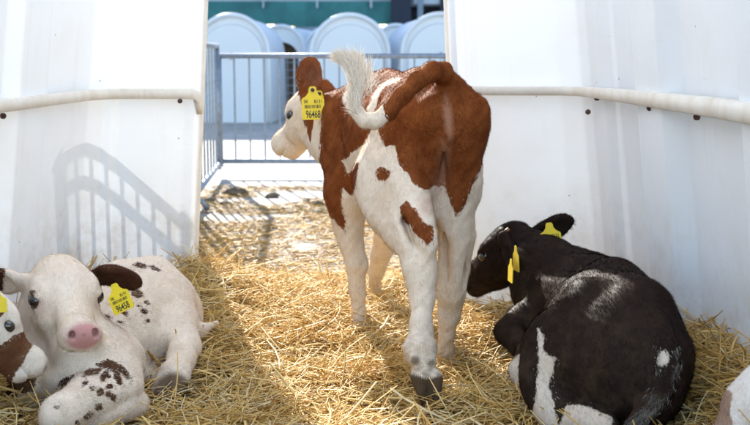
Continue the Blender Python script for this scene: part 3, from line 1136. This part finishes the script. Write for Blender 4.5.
# ================================================================== standing calf
def standing_calf():
    root = empty('calf', (.05, 3.2, 0))
    tag(root, 'red and white calf standing in the doorway with raised tail, seen from behind', 'calf')
    B = Body()
    hd = nrm((-.361, .933, 0)); lf = np.array((-.933, -.361, 0)); zz = np.array((0, 0, 1.))
    ax = (hd, lf, zz)
    B.ell((.174, 2.985, .700), (.155, .103, .135), ax, .05)
    B.ell((.12, 3.15, .69), (.18, .132, .142), ax, .06)
    B.ell((.056, 3.32, .645), (.20, .150, .182), ax, .06)
    B.ell((.008, 3.50, .635), (.17, .132, .18), ax, .06)
    B.chain([(.205, 2.90, .80), (.13, 3.12, .805), (.03, 3.38, .80), (-.01, 3.52, .795)], [.035, .03, .03, .035], .05)
    for s in (-1, 1):                                       # hook and pin bones
        B.ell(np.array((.15, 3.08, .775)) + lf * .10 * s, (.045, .03, .035), ax, .05)
        B.ell(np.array((.205, 2.885, .735)) + lf * .062 * s, (.045, .034, .05), ax, .05)
    # neck and head
    B.cone(at(350, 118, 3.52), at(322, 112, 3.66), .092, .066, .06)
    B.cone(at(346, 150, 3.52), at(318, 135, 3.66), .095, .058, .06)
    fr, hax = head(B, at(319, 83, 3.69), (-.599, .518, -.61), (-.449, .414, .792), .99, k=.04)
    near_s = 1 if hax[2][1] < 0 else -1
    ear(B, fr(.035, -.06, .07 * near_s), at(312, 57, 3.60), (-.12, -1, .1), .047, .012)
    ear(B, fr(.03, -.05, -.07 * near_s), fr(-.02, -.06, -.17 * near_s), (-.5, .8, .2), .042, .012)
    # left hind leg, trailing with the toe on the straw
    B.chain([at(408, 128, 2.97), at(392, 178, 2.99), at(390, 205, 2.97)], [.098, .098, .085], .05)
    B.chain([at(390, 200, 2.97), at(410, 228, 2.84), at(417, 246, 2.77)], [.086, .064, .050], .05)
    B.cone(at(402, 170, 2.93), at(422, 226, 2.75), .07, .028, .05)              # hamstring to hock point
    B.chain([at(417, 248, 2.77), at(419.5, 268, 2.74), at(422, 284, 2.72), at(423, 300, 2.70), at(421, 324, 2.67), at(420, 344, 2.65)], [.046, .042, .034, .0275, .0235, .030], .02)
    B.ell(at(430, 244, 2.72), (.020, .022, .030), None, .025)
    B.cone(at(420, 346, 2.645), at(426, 374, 2.625), .031, .030, .02)
    for c in (-1, 1):
        B.ell(at(421 + 7 * c, 352, 2.64), (.020, .020, .024), None, .015)
    for c in (-1, 1):
        B.ell(at(423 + 8 * c, 361 + c, 2.612), (.009, .010, .014), None, .006)       # dewclaws
        B.cone(at(427 + 7.5 * c, 377, 2.615), at(430 + 6.5 * c, 400, 2.60), .0215, .0125, .003)
    # right hind leg, standing
    B.chain([at(458, 130, 2.97), at(459, 185, 2.98), at(456, 238, 2.985), at(454, 268, 2.975), at(452, 294, 2.965)], [.080, .056, .043, .034, .035], .04)
    B.cone(at(452, 150, 2.90), at(455, 284, 2.935), .055, .020, .05)
    B.chain([at(452, 294, 2.965), at(449, 316, 2.98), at(446.5, 335, 2.99), at(446, 350, 3.0)], [.035, .030, .021, .022], .02)
    B.chain([at(446, 350, 3.0), at(446, 362, 3.01)], [.024, .026], .015)
    hoof(B, at(445, 364, 3.02), (-.25, .75, -.6), (0, 0, 1), 1.15)
    # udder fold between the thighs
    B.ell(at(428, 203, 2.99), (.05, .05, .055), None, .03)
    B.ell(at(426, 214, 2.955), (.010, .010, .016), None, .008)
    B.ell(at(447, 118, 2.865), (.020, .03, .062), None, .03)
    B.cone(at(446, 140, 2.86), at(443, 205, 2.92), .020, .020, .04)
    # forelegs
    B.ell(at(347, 178, 3.44), (.10, .06, .13), ax, .05)
    B.chain([at(347, 195, 3.44), at(349.5, 228, 3.43), at(352, 247, 3.425), at(357, 264, 3.42)], [.068, .040, .031, .035], .04)
    B.chain([at(357, 264, 3.42), at(356.5, 290, 3.43), at(358.5, 312, 3.43), at(361, 326, 3.42)], [.035, .025, .0205, .028], .015)
    hoof(B, at(361, 328, 3.41), (-.1, .30, -.85), (0, .8, .3), 1.1)
    B.chain([(.10, 3.55, .52), at(388, 215, 3.63), at(382, 250, 3.70)], [.08, .046, .032], .04)
    B.chain([at(382, 250, 3.70), at(376, 273, 3.76), at(374, 290, 3.80), at(372, 302, 3.82)], [.034, .025, .022, .028], .015)
    hoof(B, at(372, 300, 3.83), (-.1, .5, -.7), (0, .8, .3), 1.1)
    # cleft between the thighs, tendon grooves above the hocks
    B.carve(at(443.5, 182, 2.862), (.010, .030, .085), None, .035)
    gr = nrm(at(416, 246, 2.75) - at(400, 205, 2.86)); gs = nrm(np.cross(gr, (0, 1, 0)))
    B.carve(at(409, 232, 2.755), (.055, .007, .022), (gr, gs, np.cross(gr, gs)), .022)
    gr = nrm(at(452, 285, 2.93) - at(450, 220, 2.93)); gs = nrm(np.cross(gr, (0, 1, 0)))
    B.carve(at(446.5, 252, 2.925), (.075, .006, .020), (gr, gs, np.cross(gr, gs)), .022)
    B.carve(at(462.5, 268, 2.94), (.055, .006, .016), (gr, gs, np.cross(gr, gs)), .02)
    B.carve(at(366, 222, 2.96), (.05, .05, .006), (nrm((.5, 0, -.85)), (0, 1, 0), nrm((.85, 0, .5))), .03)
    # tail thrown up over the left hip
    tl = [(448, 80, 2.875), (441, 72, 2.84), (431, 71, 2.80), (418, 80, 2.76), (402, 96, 2.73), (388, 112, 2.71), (376, 121, 2.70), (364, 121, 2.70), (356, 112, 2.71), (353, 98, 2.72), (356, 86, 2.73), (355, 75, 2.735), (350, 67, 2.74)]
    tr = [.026, .023, .021, .0195, .018, .016, .0155, .0145, .0145, .014, .013, .009, .004]
    tp = [at(*q) for q in tl]
    B.chain(tp, tr, .015)
    def marks(p):
        u, v = proj(p)
        y = p[:, 1]
        headp = ((p - fr(.02, -.05)) @ hax[0])
        tail_d = np.max([seg_near(p, tp[i], tp[i + 1], max(tr[i], tr[i + 1]) + .008) for i in range(len(tp) - 1)], 0)
        ontail = (tail_d > 0) & (y < 2.86)
        rump = poly_sd(u, v, [(402, 60), (399, 90), (383, 112), (378, 128), (380, 139), (386, 146), (394, 146), (397, 152), (399, 166), (407, 172), (413, 183), (426, 190), (437, 186), (443, 186), (446, 188), (449, 202), (456, 216), (464, 208), (471, 190), (479, 172), (486, 158), (500, 140), (500, 60)])
        hk = poly_sd(u, v, [(399, 206), (407, 201), (415, 209), (423, 222), (433, 226), (434, 240), (427, 245), (419, 238), (411, 226), (402, 220)])
        spot = ell_sd(u, v, 382.5, 174, 7.5, 6.5, -30)
        barrel = poly_sd(u, v, [(322, 80), (362, 70), (415, 50), (415, 92), (386, 112), (376, 122), (366, 140), (360, 156), (357, 172), (356, 186), (352, 196), (343, 188), (341, 205), (346, 222), (345, 232), (338, 226), (318, 200)])
        w1 = poly_sd(u, v, [(342, 161), (349, 157), (352, 152), (358, 149), (362, 145), (380, 138), (374, 160), (362, 163), (356, 162), (352, 170), (347, 174), (345, 166)])
        stripe = np.max([ell_sd(u, v, 394, 81, 13, 2.4, -18), ell_sd(u, v, 379, 91, 11, 2.4, -50), ell_sd(u, v, 372, 106, 9, 4, -70), ell_sd(u, v, 346, 97, 6, 3, -60)], 0)
        body = np.max([rump, hk, spot, np.minimum(barrel, -np.maximum(w1, stripe))], 0)
        body = np.where(v > 250, -20, body)
        # foreleg of the far side and belly stay white
        body = np.where((u > 356) & (v > 200) & (y > 3.2), -20, body)
        neck = poly_sd(u, v, [(299, 97), (304, 108), (303, 120), (307, 132), (312, 146), (322, 160), (332, 172), (346, 160), (346, 95), (335, 55), (290, 50)])
        m = np.where(y > 3.545, neck, body)
        m = np.where(ontail, (u - 384) * 1.0 + (v - 110) * -.3, m)
        pk = sm01(near(p, fr(.292, -.065), .036), 4)
        pk = np.maximum(pk, .6 * sm01(np.where(y < 2.90, ell_sd(u, v, 448, 118, 4.5, 20, -6), -20), 2))
        pk = np.maximum(pk, .45 * sm01(poly_sd(u, v, [(441, 140), (450, 145), (446, 185), (438, 216), (420, 214), (418, 200), (432, 192), (438, 168)]), 4) * (y < 3.05))
        pk = np.maximum(pk, .5 * sm01(near(p, np.array(at(311, 77, 3.58)), .04), 10))
        hf = np.maximum(sm01(v - 378 + .25 * np.abs(u - 428), 1.5) * (y < 2.80) * (u < 448), 0)
        for c in (-1, 1):
            hf = np.maximum(hf, .8 * sm01(near(p, at(423 + 8 * c, 361.5 + c, 2.60), .0125), 1.6))
        dn = .5 + .5 * np.sin(p[:, 0] * 210 + 2 * np.sin(p[:, 2] * 160)) * np.sin(p[:, 2] * 190 + p[:, 1] * 120)
        hf = np.maximum(hf, .62 * sm01(v - 362, 8) * dn * (y < 2.8) * (u < 450))
        hf = np.maximum(hf, .30 * sm01(v - 330, 20) * dn)
        hf = np.maximum(hf, sm01(near(p, at(445, 374, 3.03), .05), 5))
        hf = np.maximum(hf, sm01(near(p, at(361, 342, 3.40), .035), 5))
        return m, pk, hf
    flow = lambda p: np.tile(np.array((.25, -.65, -.75)), (len(p), 1))
    def switch(r):
        n = 5000
        path = np.array([at(*q) for q in ((362, 117, 2.69), (356, 110, 2.70), (354, 98, 2.71), (357, 86, 2.72), (356, 76, 2.73), (352, 67, 2.74), (345, 60, 2.75), (336, 57, 2.755))])
        t = r.random(n) ** .9 * 6.5
        k = np.minimum(t.astype(int), 6); w = (t - k)[:, None]
        p = path[k] * (1 - w) + path[k + 1] * w
        d = path[k + 1] - path[k]; d = d / np.linalg.norm(d, axis=1)[:, None]
        spread = (.007 + .013 * np.sin(np.clip(t / 6.5, 0, 1) * math.pi) ** 1.2)[:, None]
        wisp = (r.random((n, 1)) < .16) * (t[:, None] > 2.2) * np.array((.040, 0, .01)) * r.random((n, 1))
        p = p + r.normal(0, 1, (n, 3)) * spread * np.array((.45, .3, .45)) + wisp
        d = d + r.normal(0, .10, (n, 3)) + (wisp[:, :1] > 0) * np.array((.25, 0, .1))
        nn = np.tile(np.array((.0, -1, .25)), (n, 1)) + r.normal(0, .25, (n, 3)); nn /= np.linalg.norm(nn, axis=1)[:, None]
        return p, nn, d, .018 + .026 * r.random(n), np.full(n, -20.), 1.0
    mat = coat_mat('red_white_coat', WHITE, RED, RED2, (.06, .04, .026), (.50, .27, .18))
    finish_calf(root, B, .0048, mat, marks, 90000, (WHITE, (.215, .062, .019)), flow, .010, 3, switch)
    eyeballs(root, fr, hax, .86)
    ear_tag(root, at(312.5, 88, 3.50), (.02, -.03, -1), (.0, -1, .12), .072, .100, '96468')
    ear_tag(root, at(319, 92, 3.54), (.06, .0, -1), (.15, -1, .1), .062, .085, '96468', printed=False)

standing_calf()

# ================================================================== white spotted calf lying on the left
def spotted_calf():
    root = empty('calf', (-.75, 2.85, 0))
    tag(root, 'white calf with pink nose and dark spots lying at left, looking out at us', 'calf')
    B = Body()
    zz = np.array((0, 0, 1.))
    hd = nrm(at(70, 370, 2.85) - at(150, 315, 3.12)); hd = nrm((hd[0], hd[1], 0)); sd = np.cross(zz, hd)
    ax = (hd, sd, zz)
    B.ell(at(150, 322, 3.10), (.16, .145, .165), ax, .06)
    B.ell(at(120, 335, 2.98), (.20, .165, .175), ax, .06)
    B.ell(at(80, 352, 2.88), (.18, .155, .17), ax, .06)
    B.chain([at(154, 268, 3.12), at(118, 275, 3.0)], [.03, .03], .06)
    # neck and head
    B.cone(at(66, 360, 2.80), at(56, 312, 2.74), .125, .092, .06)
    B.ell(at(48, 385, 2.66), (.10, .09, .13), None, .06)
    fr, hax = head(B, at(57, 260, 2.74), (.455, -.852, -.251), (.165, -.195, .967), 1.03, k=.04)
    sg = 1 if hax[2][0] > 0 else -1
    ear(B, fr(.02, -.045, .082 * sg), at(140, 278, 2.68), (-.05, -.85, -.5), .046, .012)
    ear(B, fr(.02, -.045, -.082 * sg), at(-14, 281, 2.72), (.1, -.85, -.5), .044, .011)
    # hind leg folded beside the body
    B.ell(at(160, 305, 3.06), (.085, .07, .11), ax, .05)
    B.chain([at(163, 300, 3.04), at(176, 325, 2.97), at(184, 345, 2.90)], [.070, .052, .042], .04)
    B.chain([at(184, 346, 2.90), at(182, 360, 2.82), at(177, 372, 2.76)], [.042, .034, .036], .02)
    hoof(B, at(175, 374, 2.75), (-.35, -.45, -.7), (0, -.4, 1), 1.25)
    B.chain([at(185, 330, 3.06), at(200, 331, 3.06), at(217, 322, 3.07)], [.026, .020, .008], .02)   # tail
    B.cone(at(120, 380, 2.86), at(158, 378, 2.84), .035, .028, .03)                                  # lower hind leg tucked under the belly
    # foreleg folded under the chest
    B.ell(at(98, 364, 2.66), (.135, .09, .095), ax, .06)
    B.cone(at(72, 345, 2.70), at(108, 372, 2.60), .08, .075, .05)
    B.chain([at(122, 386, 2.56), at(88, 400, 2.48), at(58, 416, 2.40)], [.050, .050, .046], .035)
    B.chain([at(60, 424, 2.42), at(98, 417, 2.47), at(136, 404, 2.56)], [.042, .030, .032], .006)
    dots = [(135, 294, 4.5, 2.3, 15), (128, 300, 3.6, 2.2, 30), (117, 307, 3.2, 1.8, 20), (124, 313, 3.4, 1.8, 30), (143, 311, 2.3, 1.5, 10), (139, 306, 2, 1.3, 0), (108, 317, 2.6, 1.6, 30), (148, 321, 1.6, 1.4, 0),
            (141, 266, 5, 2.2, 8), (154, 268, 3.4, 1.7, 20), (138, 292, 3, 2, 0), (120, 322, 2.2, 1.3, 20), (147, 303, 2, 1.2, 30), (131, 289, 3, 1.6, 20),
            (112, 366, 10, 4.2, 28), (98, 361, 13, 5, 20), (84, 360, 10, 6, -30), (76, 367, 13, 4, -48), (68, 377, 12, 3.2, -50), (92, 372, 7, 3.4, -20), (118, 378, 5.5, 3, 70), (104, 376, 4.5, 3, -60), (124, 372, 7, 3, 50),
            (92, 388, 2.2, 2, 0), (101, 391, 2.2, 3.6, 15), (108, 394, 2.2, 3.2, 10), (109, 387, 3, 2.2, -20), (86, 383, 3, 2, -20), (57, 406.5, 2.4, 1, -10), (98, 408, 2.4, 4, 20), (88, 416, 5, 2, -30), (77, 422, 1.5, 2, 10), (107, 376, 3, 2.2, 20), (113, 398, 1.8, 3, 10)]
    tip = at(138, 279, 2.70)
    def marks(p):
        u, v = proj(p)
        m = np.max([ell_sd(u, v, d[0], d[1], d[2] * 1.3 + .4, d[3] * 1.0 + .5, d[4]) for d in dots], 0)
        m = np.maximum(m, poly_sd(u, v, [(0, 378), (22, 372), (36, 376), (33, 392), (18, 394), (14, 405), (9, 398), (0, 396)]))
        fx, fy = (p - fr(0)) @ hax[0], (p - fr(0)) @ hax[2] * sg
        onhead = (np.linalg.norm(p - fr(.13, -.06), axis=1) < .185)
        m = np.where(onhead & (fy < .082) & (fy > -.09), -12, m)
        earm = poly_sd(u, v, [(106, 262), (150, 255), (150, 300), (120, 300), (108, 284), (103, 276)])
        eary = p[:, 1] < 2.79
        e0 = fr(.02, -.045, .082 * sg)
        m = np.maximum(m, seg_near(p, e0 + .36 * (tip - e0), tip, .060))
        m = np.where((fy < -.085) & (fx < .09) & eary, np.maximum(-8, poly_sd(u, v, [(-30, 250), (5, 262), (3, 290), (-30, 300)])), m)
        for c in (-1, 1):
            e = fr(.118, -.075, .066 * c)
            m = np.maximum(m, seg_near(p, fr(.124, -.060, .070 * c), fr(.142, -.092, .058 * c), .009))
            m = np.maximum(m, near(p, fr(.115, -.048, .074 * c), .0245))
        # pink nose pad
        d = p - fr(.285, -.062)
        pk = sm01((.0345 - np.sqrt(((d @ hax[0]) * 1.1) ** 2 + ((d @ hax[2]) * .82) ** 2 + ((d @ hax[1]) * 1.05) ** 2)) * 380, 2.2)
        for c in (-1, 1):
            pk = np.maximum(pk, .35 * sm01(near(p, fr(.138, -.052, .066 * c), .014), 4))
        pkd = np.max([near(p, fr(.303, -.050, c), r_) for c, r_ in ((.002, .0045), (-.012, .0030), (.014, .003), (-.02, .0025))], 0)
        hf = sm01(near(p, at(171, 393, 2.70), .052), 3) * .95
        hf = np.maximum(hf, .85 * sm01(pkd, 1))
        for c in (-1, 1):
            hf = np.maximum(hf, .9 * sm01(near(p, fr(.286, -.055, .027 * c), .008), 1.5))
        return m, pk, hf
    def flow(p):
        fl = np.tile(-hd * .8 + np.array((0, 0, -.6)), (len(p), 1)) * -1
        fl = np.tile(np.array((.7, .3, -.6)), (len(p), 1))
        w = (np.linalg.norm(p - fr(.13, -.06), axis=1) < .17)
        fl[w] = hax[0] * .5 + np.array((0, 0, -.7))
        return fl
    mat = coat_mat('spotted_coat', (.80, .68, .57), DRK, DRK2, (.10, .065, .04), (.60, .30, .28))
    finish_calf(root, B, .0042, mat, marks, 90000, ((.80, .69, .58), DRK2), flow, .0075, 4)
    eyeballs(root, fr, hax, 1.0)
    ear_tag(root, at(114, 285, 2.655), (.42, -.25, -.92), (-.22, -1, .1), .058, .070, '96458', stud=False)
    ear_tag(root, at(-8, 288, 2.66), (-.1, -.2, -1), (0.2, -1, .1), .055, .068, '96458', stud=False, printed=False)

spotted_calf()

# ================================================================== brown and white calf cut by the left picture edge
def edge_calf():
    root = empty('calf', (-1.0, 2.35, 0))
    tag(root, 'brown and white calf head at the far left edge, nuzzling the spotted calf', 'calf')
    B = Body()
    fr, hax = head(B, at(-17, 292, 2.48), (.64, .20, -.73), (.43, .60, .66), .75, k=.04)
    sg = 1 if hax[2][1] < 0 else -1
    B.cone(fr(.03, -.085), at(-70, 362, 2.46), .062, .10, .05)
    B.ell(at(-115, 385, 2.44), (.20, .15, .16), None, .06)
    ear(B, fr(.015, -.05, .06 * sg), at(-48, 318, 2.34), (-.2, -.8, -.2), .036)
    ear(B, fr(.015, -.04, -.055 * sg), fr(-.05, -.01, -.16 * sg), (.3, -.8, -.2), .036)
    def marks(p):
        u, v = proj(p)
        a = poly_sd(u, v, [(14, 336), (24, 331), (33, 336), (34, 344), (27, 356), (22, 364), (16, 372), (10, 384), (-20, 380), (-20, 345), (2, 345)])
        b = poly_sd(u, v, [(-10, 300), (6, 303), (7, 311), (0, 316), (-12, 318)])
        m = np.maximum(a, b)
        m = np.maximum(m, ell_sd(u, v, -60, 350, 40, 30))
        pk = .35 * sm01(near(p, fr(.295, -.065), .032), 6)
        hf = sm01(near(p, fr(.29, -.054, .031 * sg), .011), 2) * .9
        return m, pk, hf
    mat = coat_mat('brown_white_coat', (.78, .70, .62), (.10, .042, .022), (.15, .062, .032))
    finish_calf(root, B, .0045, mat, marks, 30000, ((.78, .70, .62), (.13, .055, .03)), lambda p: np.tile(np.array((-.4, .2, -.6)), (len(p), 1)), .006, 5)
    eyeballs(root, fr, hax, .78)
    ear_tag(root, at(-3, 292, 2.40), (.05, -.1, -1), (.1, -1, .1), .040, .046, '96458', stud=False, printed=False)

edge_calf()

# ================================================================== black calf on the right
def black_calf():
    root = empty('calf', (.5, 2.65, 0))
    tag(root, 'black calf lying on the straw at right with its back to us', 'calf')
    B = Body()
    zz = np.array((0, 0, 1.))
    hd = nrm(at(575, 300, 3.0) - at(622, 350, 2.5)); hd = nrm((hd[0], hd[1], 0)); sd = np.cross(zz, hd)
    ax = (hd, sd, zz)
    B.ell(at(622, 360, 2.46), (.19, .155, .165), ax, .06)
    B.ell(at(610, 342, 2.62), (.22, .168, .178), ax, .06)
    B.ell(at(592, 322, 2.84), (.20, .135, .155), ax, .06)
    B.chain([at(640, 300, 2.45), at(612, 276, 2.72), at(575, 268, 2.98)], [.035, .035, .04], .07)
    B.ell(at(655, 308, 2.46), (.05, .036, .045), ax, .045)
    B.ell(at(584, 302, 2.52), (.055, .04, .05), ax, .045)
    B.ell(at(600, 288, 2.86), (.09, .05, .06), ax, .06)
    # neck, head
    B.chain([at(580, 296, 2.98), at(552, 272, 3.08), at(530, 252, 3.18)], [.105, .085, .072], .09)
    B.chain([at(575, 310, 2.98), at(548, 292, 3.08), at(524, 264, 3.18)], [.10, .085, .060], .09)
    fr, hax = head(B, at(517, 226, 3.24), (-.64, .52, -.53), (-.35, .38, .86), .92, k=.04)
    sg = 1 if hax[2][1] < 0 else -1
    ear(B, fr(.02, -.04, -.07 * sg), at(574, 219, 3.30), (.15, -.9, -.4), .042, .011)
    ear(B, at(505, 243, 3.12), at(511, 266, 3.06), (-.85, -.4, .1), .026, .010, .015)
    # left foreleg folded forward
    B.cone(at(558, 330, 2.92), at(524, 322, 2.95), .062, .046, .05)
    B.chain([at(524, 322, 2.95), at(508, 332, 2.88), at(520, 344, 2.80)], [.046, .036, .030], .02)
    # left thigh and hind foot
    B.ell(at(566, 362, 2.50), (.13, .075, .115), ax, .05)
    B.chain([at(548, 345, 2.52), at(545, 385, 2.46), at(552, 412, 2.38)], [.060, .050, .038], .05)
    B.chain([at(560, 425, 2.36), at(582, 420, 2.32), at(606, 428, 2.28)], [.036, .032, .032], .02)
    B.chain([at(528, 352, 2.74), at(522, 372, 2.66), at(532, 392, 2.60)], [.030, .028, .030], .02)
    # tail lying down the rump
    tp = [at(655, 325, 2.36), at(664, 345, 2.31), at(666, 365, 2.285), at(660, 388, 2.27), (at(648, 408, 2.26)), at(632, 424, 2.24)]
    tr = [.030, .026, .024, .024, .024, .016]
    B.chain(tp, tr, .02)
    def marks(p):
        u, v = proj(p)
        w = poly_sd(u, v, [(538, 328), (543, 334), (544, 352), (556, 358), (553, 372), (549, 384), (553, 400), (558, 425), (530, 425), (536, 395), (538, 365)])
        w = np.maximum(w, poly_sd(u, v, [(566, 404), (585, 405), (612, 418), (612, 440), (556, 440)]))
        w = np.maximum(w, np.where(p[:, 1] > 2.55, poly_sd(u, v, [(505, 360), (538, 348), (540, 400), (515, 400)]), -20))
        w = np.maximum(w, np.where(p[:, 1] < 2.38, ell_sd(u, v, 663, 358, 6.5, 8.5, 10), -20))
        gstreak = np.max([seg_near(p, tp[i], tp[i + 1], .030) for i in range(1, 4)], 0)
        pk = .0 * u
        hf = .0 * u
        hf = np.maximum(hf, .8 * sm01(near(p, fr(.292, -.056, .031 * sg), .012), 2))
        return -w, pk, hf
    mat = coat_mat('black_coat', (.62, .54, .46), BLK, BLK2, (.01, .01, .012), (.04, .03, .03), .5, 0.0, .25, .12)
    flow = lambda p: np.tile(np.array((.2, -.7, -.6)), (len(p), 1))
    def grey(r):
        n = 1500
        k = r.integers(1, 5, n); t = r.random(n); a = np.array(tp)
        p = a[k] * (1 - t)[:, None] + a[k + 1 if False else np.minimum(k + 1, 5)] * t[:, None]
        nn = np.tile(nrm((.1, -1, .35)), (n, 1)); off = r.normal(0, .011, (n, 1)) * np.array((1, 0, 0))
        p = p + off + nn * .022
        d = a[np.minimum(k + 1, 5)] - a[k]; d = d / np.linalg.norm(d, axis=1)[:, None] + r.normal(0, .15, (n, 3))
        return p, nn, d, .010 + .010 * r.random(n), np.full(n, -20.), .10 + .35 * r.random((n, 1)) ** 2
    finish_calf(root, B, .0048, mat, marks, 80000, ((.60, .53, .46), (.034, .023, .019)), flow, .011, 6, grey)
    eyeballs(root, fr, hax, .92)
    ear_tag(root, at(549, 224, 3.12), (.12, -.12, -1), (.05, -1, .15), .062, .080, '96466', stud=False)
    ear_tag(root, at(515.5, 247, 3.02), (.05, -.02, -1), (-1, -.18, 0), .05, .068, '96466', stud=False, printed=False)
    ear_tag(root, at(511, 260, 3.01), (-.02, -.02, -1), (-1, -.12, 0), .05, .062, '96466', stud=False, printed=False)
    mb = MB(); mb.tube([at(504.5, 232.5, 3.15), at(509, 228.5, 3.15)], .0055, 8); mb.build('horn_bud', M['horn'], root, True)

M['horn'] = simple('horn', (.38, .20, .08), .5)
black_calf()

# ================================================================== pale calf cut by the right bottom corner
def corner_calf():
    root = empty('calf', (.95, 2.1, 0))
    tag(root, 'white calf with tan muzzle just showing in the bottom right corner', 'calf')
    B = Body()
    fr, hax = head(B, at(781, 366, 2.16), (-.20, -.04, -.15), (-.5, -.1, .85), 1.0, k=.04)
    B.cone(fr(.04, -.09), at(850, 400, 2.12), .085, .12, .06)
    B.ell(at(900, 410, 2.1), (.2, .16, .17), None, .06)
    for c in (-1, 1):
        ear(B, fr(.015, -.05, .075 * c), fr(-.02, -.06, .19 * c), (-.4, -.8, -.1), .042)
    def marks(p):
        u, v = proj(p)
        m = poly_sd(u, v, [(690, 370), (733, 392), (730, 408), (736, 450), (690, 450)])
        return m, 0 * u, 0 * u
    mat = coat_mat('pale_coat', (.78, .74, .70), (.30, .19, .14), (.40, .27, .21))
    finish_calf(root, B, .005, mat, marks, 20000, ((.78, .74, .70), (.36, .24, .18)), lambda p: np.tile(np.array((.5, 0, .3)), (len(p), 1)), .011, 8)
    eyeballs(root, fr, hax, 1.0)

corner_calf()
